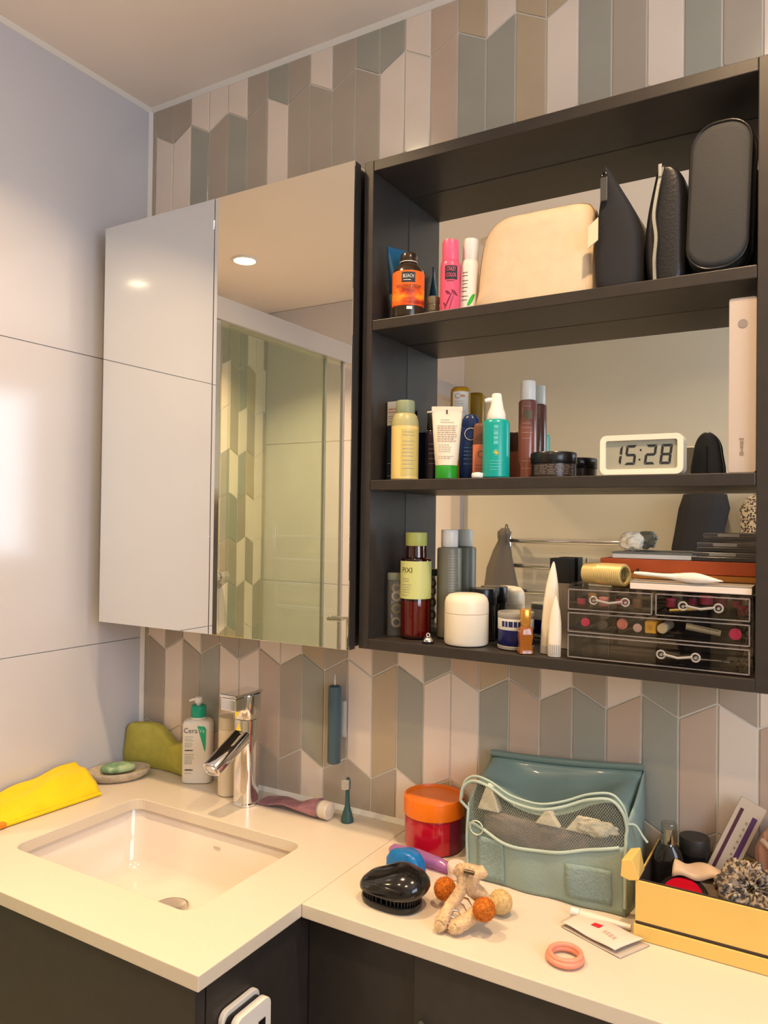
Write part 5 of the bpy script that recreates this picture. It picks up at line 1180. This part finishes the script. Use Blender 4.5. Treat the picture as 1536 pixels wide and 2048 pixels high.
# piping all round the front
pl = [fr(0.0, ez+0.004+(top[0].z-ez-0.004)*k/10) for k in range(10)]+[fr((p.x-xa)/(xb-xa), p.z) for p in top]+[fr(1.0, top[-1].z+(ez+0.012-top[-1].z)*k/12) for k in range(1, 13)]
bm = nb(); tube(bm, [p-O-Vector((0, 0.0012, 0)) for p in pl], 0.0024, 8); obj('piping', bm, sage_l, bag, smooth=80)
bm = nb(); tube(bm, [fr((p.x-xa)/(xb-xa), p.z+0.006)-O+Vector((0, 0.004, 0)) for p in top], 0.0020, 8); obj('rim_zip', bm, sage_l, bag, smooth=80)
bm = nb(); zl = [fr(k/30, zmid(k/30)) for k in range(1, 30)]; tube(bm, [p-O-Vector((0, 0.0015, 0)) for p in zl], 0.0026, 8); obj('front_zip', bm, sage_l, bag, smooth=80)
# back sheet, side gussets, base, flap
zbk = 1.026
bm = nb(); grid(bm, 24, 12, lambda u, v: Vector((0.8525+(1.0965-0.8525)*u, -0.0115-0.006*math.sin(PI*v)-(0.004*math.sin(PI*u)), ez+0.001+((1.012+0.018*u)-ez-0.001)*v))-O); obj('back_panel', bm, sage_d, bag, smooth=80, solid=0.003)
bm = nb(); tube(bm, [Vector((0.8525+(1.0965-0.8525)*k/20, -0.0165-0.004*math.sin(PI*k/20), 1.0115+0.018*k/20-0.0025*math.sin(PI*k/20)))-O for k in range(21)], [0.0055]*21, 10); obj('rolled_top_edge', bm, sage_d, bag, smooth=80)
for s, x0, x1, nm in ((0, 0.8565, 0.8525, 'side_gusset'), (1, 1.0945, 1.0965, 'side_gusset')):
    zf = top[0].z-0.002 if s == 0 else top[-1].z+0.004; zb_ = 1.006 if s == 0 else 1.024
    def gus(u, v):
        z = ez+0.001+((zf+(zb_-zf)*u)-ez-0.001)*v
        bulge = 0.010*math.sin(PI*u)*math.sin(PI*(0.15+0.8*v))
        return Vector((x0+(x1-x0)*u+(-bulge*0.4 if s == 0 else bulge), YB+(-0.012-YB)*u, z))-O
    bm = nb(); grid(bm, 12, 12, gus); obj(nm, bm, sage_m, bag, smooth=80, solid=0.002)
bm = nb(); box(bm, 0.8575, 1.0935, YB, -0.012, ez, ez+0.002); obj('base_panel', bm, sage_m, bag, world=True)
def flap(u, v):
    # lining that sags from the back edge down to just behind the front rim
    x = 0.8555+(1.0950-0.8555)*u; zb0 = 1.006+0.018*u; zf0 = ztop(u)-0.006-0.012*math.sin(PI*u); yb0, yf0 = -0.020, YB+0.012
    f_ = v; sag = -0.012*math.sin(PI*f_)*(0.4+0.6*math.sin(PI*u))+0.0025*math.sin(u*12+v*6)*math.sin(PI*v)
    return Vector((x, yb0+(yf0-yb0)*f_**1.25, zb0+(zf0-zb0)*f_**0.8+sag))-O
bm = nb(); grid(bm, 30, 14, flap); obj('inner_flap', bm, mat('sage_vinyl', (0.20, 0.29, 0.27), rough=0.3, coat=0.35, var=0.08, vscale=12), bag, smooth=80, solid=0.0016)
# zip ring, textured patches, strap tail
q = fr(0.075, at_x(mid, xa+(xb-xa)*0.075)); q = Vector((q.x, q.y-0.005, q.z+0.001))-O
bm = nb(); torus(bm, 0.0105, 0.0013, q.x, q.y, q.z-0.003, 32, 8, 'y'); obj('zip_ring', bm, mat('mint_silver', (0.60, 0.64, 0.56), rough=0.3, metal=0.4), bag, smooth=60)
def patch(nm, u0, u1, z0, z1, m, skew=0.0):
    bm = nb(); grid(bm, 8, 8, lambda u, v: fr(u0+(u1-u0)*u, ez+z0+(z1-z0)*v+skew*u)-O-Vector((0, 0.0022, 0))); return obj(nm, bm, m, bag, smooth=80, solid=0.002)
patch('textured_patch', 0.665, 0.925, 0.012, 0.062, mat('sage_velcro', (0.255, 0.345, 0.325), rough=0.9, var=0.10, vscale=260, bump=0.7, bscale=260))
patch('textured_patch', 0.085, 0.265, 0.004, 0.068, mat('sage_velcro', (0.27, 0.345, 0.31)))
q = fr(1.0, top[-1].z)-O
bm = nb(); tube(bm, spline([q+Vector((0.000, 0.002, 0.006)), q+Vector((0.010, 0.010, 0.004)), q+Vector((0.020, 0.012, -0.010)), q+Vector((0.026, 0.012, -0.017))], 5), 0.0018, 8); obj('drawcord', bm, sage_l, bag, smooth=80)
# cotton pads and pouches seen through the mesh
cot = mat('cotton_white', (0.84, 0.76, 0.58), rough=0.9)
def wedge(label, loc, w, h, d, rz=0.0):
    bm = nb(); prism(bm, [(-w, 0), (w, 0), (w*0.25, h), (-w*0.15, h*1.02)], -d, d); o = obj('makeup_sponge', bm, cot, None, bevel=0.002); o.location = loc; o.rotation_euler = (0, 0, rz)
    return tag(o, label, 'sponge', group='sponges in the sage bag')
tray_z = ez+0.0035
bm = nb(); loft(bm, [(0.0, 0.100, 0.036, 5), (0.003, 0.106, 0.040, 5), (0.085, 0.104, 0.039, 5), (0.094, 0.096, 0.035, 4)], 40); o = obj('inner_pouch', bm, mat('mauve_brown_cloth', (0.20, 0.15, 0.14), rough=0.85, var=0.25, vscale=30, bump=0.3, bscale=200), None, smooth=60); o.location = (0.976, -0.073, tray_z); tag(o, 'mauve-brown soft pouch filling the inside of the sage bag', 'pouch')
wedge('cream wedge sponge at the left of the bag behind the mesh', (0.884, -0.098, tray_z+0.0955), 0.018, 0.040, 0.008)
wedge('cream wedge sponge in the middle of the bag behind the mesh', (0.980, -0.106, tray_z+0.0950), 0.019, 0.022, 0.006)
wedge('cream wedge sponge right of the middle behind the mesh', (1.026, -0.106, tray_z+0.0950), 0.019, 0.022, 0.006)
crumple('cotton_wad', 'cream cotton wad at the right side of the bag behind the mesh', 'cotton wad', (1.050, -0.108, tray_z+0.0945), (0.028, 0.010, 0.011), cot, 8, amp=0.3)

# black detangling brush
t = thing('hair_brush', 'glossy black palm-size detangling hair brush with arched back', 'hair brush', (0.800, -0.2545, ez), -0.05)
gl_black = mat('gloss_black', (0.010, 0.009, 0.009), rough=0.13, coat=0.3)
bm = nb(); loft(bm, [(0.0, 0.040, 0.026, 2.5), (0.0012, 0.044, 0.0295, 2.5), (0.006, 0.0455, 0.031, 2.5), (0.0095, 0.0445, 0.030, 2.5), (0.0098, 0.030, 0.02, 2.5)], 44); obj('cover_plate', bm, black_pl, t, smooth=40)
bm = nb()
for k in range(44):
    a = 2*PI*k/44; c, s = math.cos(a), math.sin(a); xx = 0.0425*math.copysign(abs(c)**0.8, c); yy = 0.0282*math.copysign(abs(s)**0.8, s)
    tube(bm, [(xx*0.98, yy*0.98, 0.0096), (xx, yy, 0.0205)], [0.0007, 0.0010], 5)
for i in range(11):
    for j in range(6):
        xx, yy = -0.035+0.007*i, -0.0175+0.007*j
        if (xx/0.040)**2+(yy/0.026)**2 < 1: tube(bm, [(xx, yy, 0.0096), (xx, yy, 0.0205)], [0.0006, 0.0010], 5)
tag(obj('bristles', bm, mat('bristle_black', (0.02, 0.018, 0.018), rough=0.4), t), kind='stuff')
bm = nb(); rs = []
for z, sx_, sy_ in ((0.0190, 0.0440, 0.0300), (0.0200, 0.0480, 0.0335), (0.0260, 0.0505, 0.0350), (0.0340, 0.0500, 0.0340), (0.0420, 0.0460, 0.0300), (0.0490, 0.0380, 0.0225), (0.0540, 0.0260, 0.0130), (0.0560, 0.0100, 0.0050)):
    row = []
    for x_, y_ in sup(sx_, sy_, 2.6, 48):
        f = (z-0.019)/0.037; dip = -0.0065*math.exp(-((x_+0.034)/0.018)**2)*f-0.004*f*(y_ < 0)*math.exp(-((x_+0.012)/0.02)**2)
        row.append((x_+0.014*f, y_+0.006*f, 0.019+(z-0.019)*0.92+dip+0.003*f*math.cos(x_*55)))
    rs.append(row)
rings(bm, rs); obj('shell', bm, gl_black, t, smooth=60)
bm = nb(); tube(bm, [(-0.030, -0.0330, 0.034), (-0.012, -0.0352, 0.038), (0.012, -0.0348, 0.037), (0.034, -0.0300, 0.035)], [0.0006, 0.0014, 0.0014, 0.0006], 8); obj('side_crease', bm, gl_black, t, smooth=60)

# purple translucent pouch and blue lid behind the brush
t = thing('plastic_tube', 'translucent purple plastic tube lying behind the black brush', 'tube', (0.775, -0.128, ez))
pur = glassy('purple_translucent', (0.72, 0.42, 0.78), refl=0.3, rough=0.05, dens=0.38, dcol=(0.58, 0.28, 0.62))
pp = [Vector((-0.052, 0.002, 0.0105)), Vector((-0.045, 0.002, 0.0115)), Vector((0.0, 0.001, 0.0120)), Vector((0.038, -0.002, 0.0105)), Vector((0.058, -0.004, 0.0085)), Vector((0.068, -0.005, 0.0080))]
bm = nb(); tube(bm, pp, [0.005, 0.0098, 0.0110, 0.0096, 0.0075, 0.006], 20); obj('tube_wall', bm, pur, t, smooth=60)
bm = nb(); tube(bm, [(-0.040, 0.002, 0.009), (0.03, -0.001, 0.0095)], 0.0045, 12); obj('inner_rod', bm, mat('violet_plastic', (0.36, 0.08, 0.42), rough=0.3), t, smooth=60)
bm = nb(); tube(bm, [(0.060, -0.004, 0.0085), (0.082, -0.006, 0.0085)], [0.0078, 0.007], 16); obj('cap', bm, mat('mauve_cap', (0.46, 0.32, 0.44), rough=0.4), t, smooth=60)
t = thing('blue_clip_box', 'bright blue plastic lid peeking out behind the black brush', 'lid', (0.776, -0.170, ez), -0.15)
bl_m = mat('bright_blue_plastic', (0.008, 0.16, 0.48), rough=0.3)
bm = nb(); loft(bm, [(0.0, 0.031, 0.014, 4), (0.0015, 0.0325, 0.0155, 4), (0.024, 0.0320, 0.0150, 4), (0.034, 0.0260, 0.0125, 3.5), (0.0365, 0.019, 0.009, 3)], 36)
for v in bm.verts:
    if v.co.z > 0.02: v.co.z += 0.006*math.exp(-((v.co.x-0.006)/0.014)**2)-0.002
obj('lid_shell', bm, bl_m, t, smooth=40)
bm = nb(); box(bm, -0.012, 0.012, -0.0172, -0.0150, 0.006, 0.018); obj('thumb_tab', bm, bl_m, t, bevel=0.001)
for k, (x_, y_, r_, h_, lab) in enumerate(((0.846, -0.136, 0.0135, 0.022, 'nearer of two small pale pink jars behind the hair claw'), (0.862, -0.106, 0.0130, 0.027, 'farther of two small pale pink jars, next to the sage bag'))):
    t = thing('mini_jar', lab, 'jar', (x_, y_, ez), 0.3, group='small pale pink jars')
    pj = mat('pale_pink_plastic', (0.74, 0.56, 0.48), rough=0.4)
    bm = nb(); lathe(bm, [(r_*0.9, 0), (r_, 0.0015), (r_, h_*0.5)], 28); obj('jar_body', bm, pj, t, smooth=40)
    bm = nb(); lathe(bm, [(r_*1.02, h_*0.5+0.0003), (r_*1.05, h_*0.55), (r_*1.05, h_*0.9), (r_*0.95, h_), (0, h_+0.0004)], 28); obj('lid', bm, mat('pale_pink_lid', (0.78, 0.62, 0.54), rough=0.4), t, smooth=40)

# furry hair claw with pompoms
fur = mat('beige_fur', (0.72, 0.50, 0.28), rough=0.95, sheen=0.3, var=0.15, vscale=120, bump=0.9, bscale=330)
t = thing('hair_claw', 'furry beige hair claw clip with orange and cream pompoms', 'hair claw', (0.90, -0.205, ez))
O2 = Vector((0.90, -0.205, ez))
def fuzzy(bm, pts, rad, amp=0.10):
    tube(bm, spline(pts, 6), [x for x in _interp(rad, len(spline(pts, 6)))], 14)
    for v in bm.verts: v.co += Vector((noise.noise(v.co*260), noise.noise(v.co*260+Vector((7, 0, 0))), noise.noise(v.co*260+Vector((0, 9, 0)))))*0.0020
def _interp(r, n):
    out = []
    for i in range(n):
        f = i/(n-1)*(len(r)-1); k = min(int(f), len(r)-2); out.append(r[k]+(r[k+1]-r[k])*(f-k))
    return out
def add_fur(o, n, length, m, seed):
    """short pile: thin triangles standing on a part's surface"""
    rnd = random.Random(seed); me = o.data; bm = nb(); polys = list(me.polygons); wts = [p.area for p in polys]
    for p in rnd.choices(polys, weights=wts, k=n):
        vs = [me.vertices[i].co for i in p.vertices]; k = rnd.sample(range(len(vs)), 3) if len(vs) > 3 else [0, 1, 2]
        a, b_ = rnd.random(), rnd.random()
        if a+b_ > 1: a, b_ = 1-a, 1-b_
        q = vs[k[0]]+(vs[k[1]]-vs[k[0]])*a+(vs[k[2]]-vs[k[0]])*b_
        d = (p.normal+Vector((rnd.gauss(0, .45), rnd.gauss(0, .45), rnd.gauss(0, .45)))).normalized(); s_ = d.cross(Vector((rnd.random(), rnd.random(), rnd.random()))).normalized()*0.00022
        bm.faces.new([bm.verts.new(q-s_), bm.verts.new(q+s_), bm.verts.new(q+d*length*rnd.uniform(0.6, 1.2))])
    return tag(obj('fur', bm, m, o), kind='stuff')
a1 = [Vector((0.9005, -0.2561, 0.9250)), Vector((0.9100, -0.2539, 0.9150)), Vector((0.9095, -0.2587, 0.8980)), Vector((0.8983, -0.2737, 0.8760)), Vector((0.8949, -0.2891, 0.8620)), Vector((0.8953, -0.2958, 0.8605))]
a2 = [Vector((0.9350, -0.2407, 0.9220)), Vector((0.9253, -0.2519, 0.9180)), Vector((0.9210, -0.2483, 0.9000)), Vector((0.9335, -0.2361, 0.8800)), Vector((0.9284, -0.2626, 0.8700)), Vector((0.9150, -0.2854, 0.8620)), Vector((0.9133, -0.2925, 0.8615))]
bm = nb(); fuzzy(bm, [p-O2 for p in a1], [0.0078, 0.0088, 0.0075, 0.0080, 0.0092, 0.005]); add_fur(obj('claw_arm', bm, fur, t, smooth=80), 4500, 0.0018, fur, 1)
bm = nb(); fuzzy(bm, [p-O2 for p in a2], [0.0078, 0.0088, 0.0110, 0.0090, 0.0090, 0.0092, 0.005]); add_fur(obj('claw_arm', bm, fur, t, smooth=80), 5500, 0.0018, fur, 2)
h1 = [Vector((0.9009, -0.2552, 0.9200)), Vector((0.9165, -0.2539, 0.9260)), Vector((0.9310, -0.2415, 0.9200))]
bm = nb(); fuzzy(bm, [p-O2 for p in h1], [0.006, 0.0075, 0.006]); add_fur(obj('claw_handle', bm, fur, t, smooth=80), 2500, 0.0018, fur, 3)
q = Vector((0.9234, -0.2642, 0.9270))-O2
bm = nb(); tube(bm, [q+Vector((-0.007, 0, 0)), q+Vector((0.007, 0.001, 0.0))], 0.0028, 10); obj('spring_pin', bm, mat('dark_bronze', (0.10, 0.08, 0.05), rough=0.3, metal=0.7), t, smooth=60)
bm = nb()
for k in range(6):
    f = k/5; p0 = a1[2].lerp(a1[4], f)-O2; p1 = a2[3].lerp(a2[5], f)-O2; p0 = p0+Vector((0, 0, 0.002))
    tube(bm, [p0, p0.lerp(p1, 0.5)+Vector((0, 0, 0.002)), p0.lerp(p1, 0.68)+Vector((0, 0, -0.004))], [0.0018, 0.0015, 0.0006], 8)
obj('teeth', bm, mat('rosy_chrome', (0.72, 0.58, 0.50), rough=0.15, metal=0.9), t, smooth=60)
rust = mat('rust_orange_fur', (0.70, 0.22, 0.025), rough=0.95, var=0.3, vscale=200, bump=1.0, bscale=420); crm = mat('cream_fur', (0.80, 0.58, 0.27), rough=0.95, var=0.12, vscale=150, bump=0.9, bscale=380)
for pos, r, m in ((Vector((0.8683, -0.2225, 0.8740)), 0.0150, rust), (Vector((0.9455, -0.2644, 0.8840)), 0.0142, rust), (Vector((0.9447, -0.2039, 0.8680)), 0.0155, crm)):
    bm = nb(); ret = bmesh.ops.create_icosphere(bm, subdivisions=5, radius=1.0)
    for v in ret['verts']:
        d = v.co.normalized(); v.co = (pos-O2)+d*r*(1+0.07*noise.noise(d*14)+0.05*noise.noise(d*31))
    add_fur(obj('pompom', bm, m, t, smooth=80), 5000, 0.0022, m, 4)

# sachet, thin tube, hair tie
t = thing('sachet', 'flat white paper sachet with a small red logo lying on the ledge', 'sachet', (1.085, -0.185, ez))
O3 = Vector((1.085, -0.185, ez))
pap = mat('pinkish_paper', (0.74, 0.62, 0.53), rough=0.55)
c = [Vector((1.0265, -0.1910, 0.8520)), Vector((1.1124, -0.2252, 0.8530)), Vector((1.1386, -0.1748, 0.8530)), Vector((1.0480, -0.1471, 0.8520))]
def sa(u, v, lift):
    p = c[0].lerp(c[1], u).lerp(c[3].lerp(c[2], u), v); hump = 0.0045*max(0.0, math.sin(PI*u))**0.7*math.sin(PI*v)+0.0008*math.sin(u*9+v*4)
    return Vector((p.x, p.y, ez+0.0006+lift+hump*(0.4+lift*120)))-O3
bm = nb(); grid(bm, 16, 10, lambda u, v: sa(u, v, 0.0)); obj('back_sheet', bm, mat('grey_paper', (0.50, 0.43, 0.36), rough=0.6), t, smooth=80, solid=0.0004)
bm = nb(); grid(bm, 16, 10, lambda u, v: sa(u*0.93+0.01, v*0.98, 0.0055)+Vector((-0.002, 0.002, 0))); fs = obj('front_sheet', bm, pap, t, smooth=80, solid=0.0004)
def decal(nm, u0, u1, v0, v1, m):
    bm = nb(); grid(bm, 4, 4, lambda a, b_: sa((u0+(u1-u0)*a)*0.93+0.01, (v0+(v1-v0)*b_)*0.98, 0.0055)+Vector((-0.002, 0.002, 0.0005))); return obj(nm, bm, m, t)
decal('red_logo', 0.37, 0.52, 0.40, 0.58, mat('sachet_red', (0.60, 0.02, 0.035), rough=0.5))
bm = nb()
for k, (u0, u1, v0, v1) in enumerate(((0.62, 0.66, 0.32, 0.44), (0.68, 0.71, 0.30, 0.44), (0.73, 0.78, 0.28, 0.42), (0.80, 0.84, 0.27, 0.40))):
    V = [sa((uu)*0.93+0.01, vv*0.98, 0.0055)+Vector((-0.002, 0.002, 0.0005)) for uu, vv in ((u0, v0), (u1, v0), (u1, v1), (u0, v1))]
    bm.faces.new([bm.verts.new(p) for p in V])
obj('faint_print', bm, mat('faint_rose_ink', (0.55, 0.38, 0.32)), t)
t = thing('slim_tube', 'slim white tube lying between the sage bag and the sachet', 'tube', (1.068, -0.133, ez))
O4 = Vector((1.068, -0.133, ez)); A, B = Vector((1.0416, -0.1540, 0.8560))-O4, Vector((1.1101, -0.1538, 0.8560))-O4
A.z = B.z = 0.0062
bm = nb(); tube(bm, [A.lerp(B, k/10) for k in range(11)], [0.0062, 0.0062]+[0.0062-0.0003*k for k in range(9)], 16, flat=0.9); obj('tube_body', bm, mat('warm_paper_white', (0.74, 0.66, 0.54), rough=0.4), t, smooth=50)
bm = nb(); tube(bm, [A-(B-A).normalized()*0.012, A-(B-A).normalized()*0.0005], 0.0058, 16); obj('cap', bm, white_pl, t, smooth=50)
t = thing('hair_tie', 'coral pink spiral hair tie lying on the ledge', 'hair tie', (1.0545, -0.2655, ez))
cor_m = mat('coral_rubber', (0.80, 0.30, 0.20), rough=0.4, sub=0.15)
bm = nb(); torus(bm, 0.0200, 0.0040, 0, 0, 0.0052, 64, 12); obj('outer_loop', bm, cor_m, t, smooth=80)
bm = nb(); torus(bm, 0.0190, 0.0032, 0.0005, 0.0006, 0.0096, 64, 12); obj('upper_loop', bm, cor_m, t, smooth=80)

# ------------------------------------------------------------------ yellow tray box and its contents
t = thing('storage_box', 'pale yellow cardboard box bottom with plinth, open and full of make-up', 'box', (1.27, -0.10, ez))
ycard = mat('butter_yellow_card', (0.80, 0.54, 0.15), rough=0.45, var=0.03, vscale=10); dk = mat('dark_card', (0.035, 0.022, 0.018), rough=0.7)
X0, X1, Y0, Y1 = 1.1175, 1.42, -0.165, -0.012
def yb(nm, m, *a, bevel=0.0008):
    bm = nb(); box(bm, *a); return obj(nm, bm, m, t, world=True, bevel=bevel)
yb('plinth', ycard, X0-0.0015, X1+0.0015, Y0-0.003, Y1, ez, ez+0.0195)
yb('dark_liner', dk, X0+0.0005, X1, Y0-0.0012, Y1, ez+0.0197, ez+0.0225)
yb('front_wall', ycard, X0, X1, Y0, Y0+0.0028, ez+0.0227, ez+0.0755)
yb('back_wall', ycard, X0, X1, Y1-0.0028, Y1, ez+0.0227, ez+0.0755)
yb('side_wall', ycard, X0, X0+0.0028, Y0+0.003, Y1-0.003, ez+0.0227, ez+0.0755)
yb('side_wall', ycard, X1-0.0028, X1, Y0+0.003, Y1-0.003, ez+0.0227, ez+0.0755)
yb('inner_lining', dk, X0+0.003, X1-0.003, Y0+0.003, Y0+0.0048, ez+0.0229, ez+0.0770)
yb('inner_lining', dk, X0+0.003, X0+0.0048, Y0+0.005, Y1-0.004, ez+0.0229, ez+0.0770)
bm = nb(); rings(bm, [[(X0-0.019, Y0-0.0012, ez+0.076), (X0-0.016, Y0+0.036, ez+0.081), (X0-0.014, Y0+0.036, ez+0.101), (X0-0.018, Y0-0.0005, ez+0.098)], [(X0-0.008, Y0-0.0012, ez+0.073), (X0-0.004, Y0+0.036, ez+0.078), (X0-0.001, Y0+0.036, ez+0.105), (X0-0.005, Y0-0.0005, ez+0.1015)], [(X0+0.0045, Y0-0.0008, ez+0.0757), (X0+0.0045, Y0+0.036, ez+0.0757), (X0+0.0045, Y0+0.036, ez+0.078), (X0+0.0045, Y0-0.0005, ez+0.078)]]); obj('folded_flap', bm, ycard, t, world=True, bevel=0.0012)
bz = ez+0.0229
# black perfume bottle
u = thing('perfume_bottle', 'black perfume bottle with a clear chrome neck in the yellow box', 'bottle', (1.1450, -0.082, bz), 0.2)
bm = nb(); loft(bm, [(0.0, 0.0185, 0.015, 3.5), (0.002, 0.0205, 0.017, 3.5), (0.055, 0.0200, 0.0165, 3.2), (0.068, 0.0160, 0.0135, 2.6), (0.076, 0.0105, 0.0105, 2.2)], 36); obj('bottle_body', bm, gl_black, u, smooth=40)
bm = nb(); lathe(bm, [(0.0075, 0.0765), (0.0075, 0.098)], 24); obj('atomiser_core', bm, chrome, u, smooth=40)
bm = nb(); lathe(bm, [(0.0105, 0.0767), (0.0108, 0.078), (0.0108, 0.1045), (0.0100, 0.106), (0, 0.1062)], 28); obj('clear_cap', bm, glassy('clear_cap', (0.85, 0.84, 0.8), refl=0.4, rough=0.02), u, smooth=40)
# black jar
u = thing('cosmetic_jar', 'round black jar with flat lid at the back of the yellow box', 'jar', (1.1720, -0.0385, bz), 0.1)
bm = nb(); lathe(bm, [(0.0180, 0), (0.0198, 0.002), (0.0198, 0.055)], 36); obj('jar_body', bm, black_pl, u, smooth=40)
bm = nb(); lathe(bm, [(0.0202, 0.0553), (0.0206, 0.0565), (0.0206, 0.076), (0.0198, 0.0775), (0, 0.078)], 40); obj('lid', bm, mat('charcoal_lid', (0.03, 0.027, 0.024), rough=0.45), u, smooth=40)
# red compact
u = thing('makeup_compact', 'round compact with cherry red face and black rim in the yellow box', 'compact', (1.171, -0.128, bz+0.0255), 0.0, tilt=(0.62, 0.0, 0.0))
bm = nb(); lathe(bm, [(0.029, -0.004), (0.0325, -0.002), (0.0325, 0.006), (0.0300, 0.0085), (0.0265, 0.0088)], 48); obj('rim', bm, gl_black, u, smooth=40)
bm = nb(); lathe(bm, [(0.0262, 0.0080), (0.0250, 0.0095), (0.015, 0.0112), (0, 0.0116)], 48); obj('red_face', bm, mat('cherry_lacquer', (0.40, 0.003, 0.014), rough=0.15, coat=0.4), u, smooth=40)
# beige cloth roll (pouch)
tan_cl = mat('tan_satin', (0.56, 0.40, 0.27), rough=0.45, var=0.15, vscale=25, bump=0.15, bscale=120)
u = thing('cloth_pouch', 'soft tan satin pouch lying across the yellow box', 'pouch', (1.190, -0.085, bz))
def satin(u_, v_):
    x = -0.035+0.075*u_; y = -0.030+0.040*v_
    z = 0.046+0.013*max(0.0, math.sin(PI*v_))**0.6*(1-0.15*u_)+0.003*math.sin(u_*11+v_*4)+0.012*u_*(1-v_)
    return Vector((x, y, z))
bm = nb(); V = grid(bm, 24, 14, satin); obj('pouch_top', bm, tan_cl, u, smooth=80, solid=0.003)
bm = nb(); loft(bm, [(0.0, 0.030, 0.014, 3, 0.004, -0.010), (0.004, 0.034, 0.017, 3, 0.004, -0.010), (0.046, 0.034, 0.017, 3, 0.004, -0.010)], 32); obj('pouch_body', bm, tan_cl, u, smooth=60)
# leopard scrunchie
leo2 = pattern('grey_leopard', 'noise', (0.06, 0.048, 0.04), (0.48, 0.38, 0.28), 170, rough=0.7, thr=0.5, bump=0.3)
u = thing('scrunchie', 'grey leopard-print scrunchie heaped in the yellow box', 'scrunchie', (1.2490, -0.114, bz+0.050), 0.3, tilt=(0.75, 0.15, 0.3))
bm = nb(); rs = []
for i in range(97):
    a = 2*PI*i/96; row = []
    for k in range(20):
        b_ = 2*PI*k/20; r_ = 0.0150*(1+0.28*math.sin(15*a+2.0*math.sin(b_*2))+0.16*math.sin(4*b_+9*a))
        q_ = 0.0225+r_*math.cos(b_); row.append((q_*math.cos(a), q_*math.sin(a), r_*math.sin(b_)))
    rs.append(row)
rings(bm, rs, False, False); bmesh.ops.remove_doubles(bm, verts=bm.verts, dist=1e-6); obj('gathered_fabric', bm, leo2, u, smooth=80)
bm = nb(); torus(bm, 0.0085, 0.003, 0, 0, 0.006, 28, 8); obj('elastic', bm, mat('cream_elastic', (0.55, 0.48, 0.36), rough=0.8), u, smooth=60)
# rose-brown pouch at the frame edge
u = thing('cloth_pouch', 'rose-brown satin pouch bulging up behind the leopard scrunchie', 'pouch', (1.284, -0.056, bz))
bm = nb(); ret = bmesh.ops.create_icosphere(bm, subdivisions=4, radius=1.0)
for v in ret['verts']:
    d = v.co.normalized(); n = 1+0.12*math.sin(9*math.atan2(d.y, d.x)+3*d.z)+0.12*noise.noise(d*3)
    v.co = Vector((d.x*0.030*n, d.y*0.020*n, 0.067+d.z*0.060*(1+0.1*noise.noise(d*2.2))))
obj('pouch_body', bm, mat('rose_brown_satin', (0.50, 0.27, 0.20), rough=0.4, var=0.2, vscale=20), u, smooth=80)
bm = nb(); tube(bm, [(-0.024, -0.008, 0.100), (-0.012, -0.019, 0.095), (0.004, -0.021, 0.075)], 0.0040, 10); obj('drawstring_fold', bm, tan_cl, u, smooth=60)
# striped purple box leaning on the wall
u = thing('product_box', 'cream and purple striped carton leaning on the tiles behind the box', 'box', (1.1950, -0.0460, bz+0.012), 0.0, tilt=(-0.16, 0.40, -0.05))
bm = nb(); box(bm, -0.0175, 0.0175, -0.005, 0.005, 0.0, 0.135); obj('carton', bm, mat('cream_carton', (0.66, 0.54, 0.42), rough=0.45), u, bevel=0.0008)
bm = nb(); box(bm, -0.0120, -0.0075, -0.0054, -0.0050, 0.004, 0.122); obj('dark_stripe', bm, mat('aubergine_ink', (0.10, 0.03, 0.05), rough=0.5), u)
bm = nb(); box(bm, 0.0060, 0.0125, -0.0054, -0.0050, 0.004, 0.118); obj('purple_stripe', bm, mat('purple_ink', (0.11, 0.04, 0.14), rough=0.5), u)
bm = nb()
for k in range(9): box(bm, 0.0012, 0.0042, -0.0054, -0.0050, 0.028+0.0095*k, 0.0315+0.0095*k)
obj('printed_glyphs', bm, mat('olive_ink', (0.38, 0.31, 0.18)), u)
u = thing('brush_case', 'black zip case lying at the right back of the yellow box', 'case', (1.330, -0.0238, bz))
bm = nb(); loft(bm, [(0.0, 0.055, 0.006, 4), (0.003, 0.060, 0.0080, 4), (0.098, 0.060, 0.0080, 4), (0.104, 0.055, 0.006, 4)], 36); obj('case_body', bm, black_cl, u, smooth=50)
bm = nb(); tube(bm, [(-0.052, 0, 0.1045), (0.052, 0, 0.1045)], 0.002, 8); obj('zip', bm, black_pl, u)
crumple('pink_powder_puff', 'pale pink puff squeezed between the black jar and striped carton', 'powder puff', (1.2035, -0.0275, bz+0.038), (0.0075, 0.008, 0.016), mat('puff_pink', (0.58, 0.42, 0.36), rough=0.9), 11, amp=0.25)

# white device hung on the side of the vanity
t = thing('wall_device', 'white plastic device with black window hung on the vanity side', 'device', (0.6805, -0.445, 0.588))
dv = mat('device_white', (0.80, 0.76, 0.70), rough=0.35)
def dbox(nm, m, x0, x1, y0, y1, z0, z1, r=0.012, p=t):
    bm = nb(); rings(bm, [[(xx, a, b_) for a, b_ in rect_round(y0, y1, z0, z1, r, 5)] for xx in (x0, x1)]); return obj(nm, bm, m, p, bevel=0.0012)
dbox('back_plate', dv, 0.0005, 0.008, -0.036, 0.036, 0.02, 0.190)
dbox('dark_core', black_pl, 0.0082, 0.018, -0.033, 0.033, 0.024, 0.184, 0.010)
fp = dbox('front_plate', dv, 0.0182, 0.029, -0.034, 0.034, 0.018, 0.187)
dbox('black_window', black_pl, 0.0292, 0.0297, 0.008, 0.022, 0.146, 0.164, 0.001, fp)
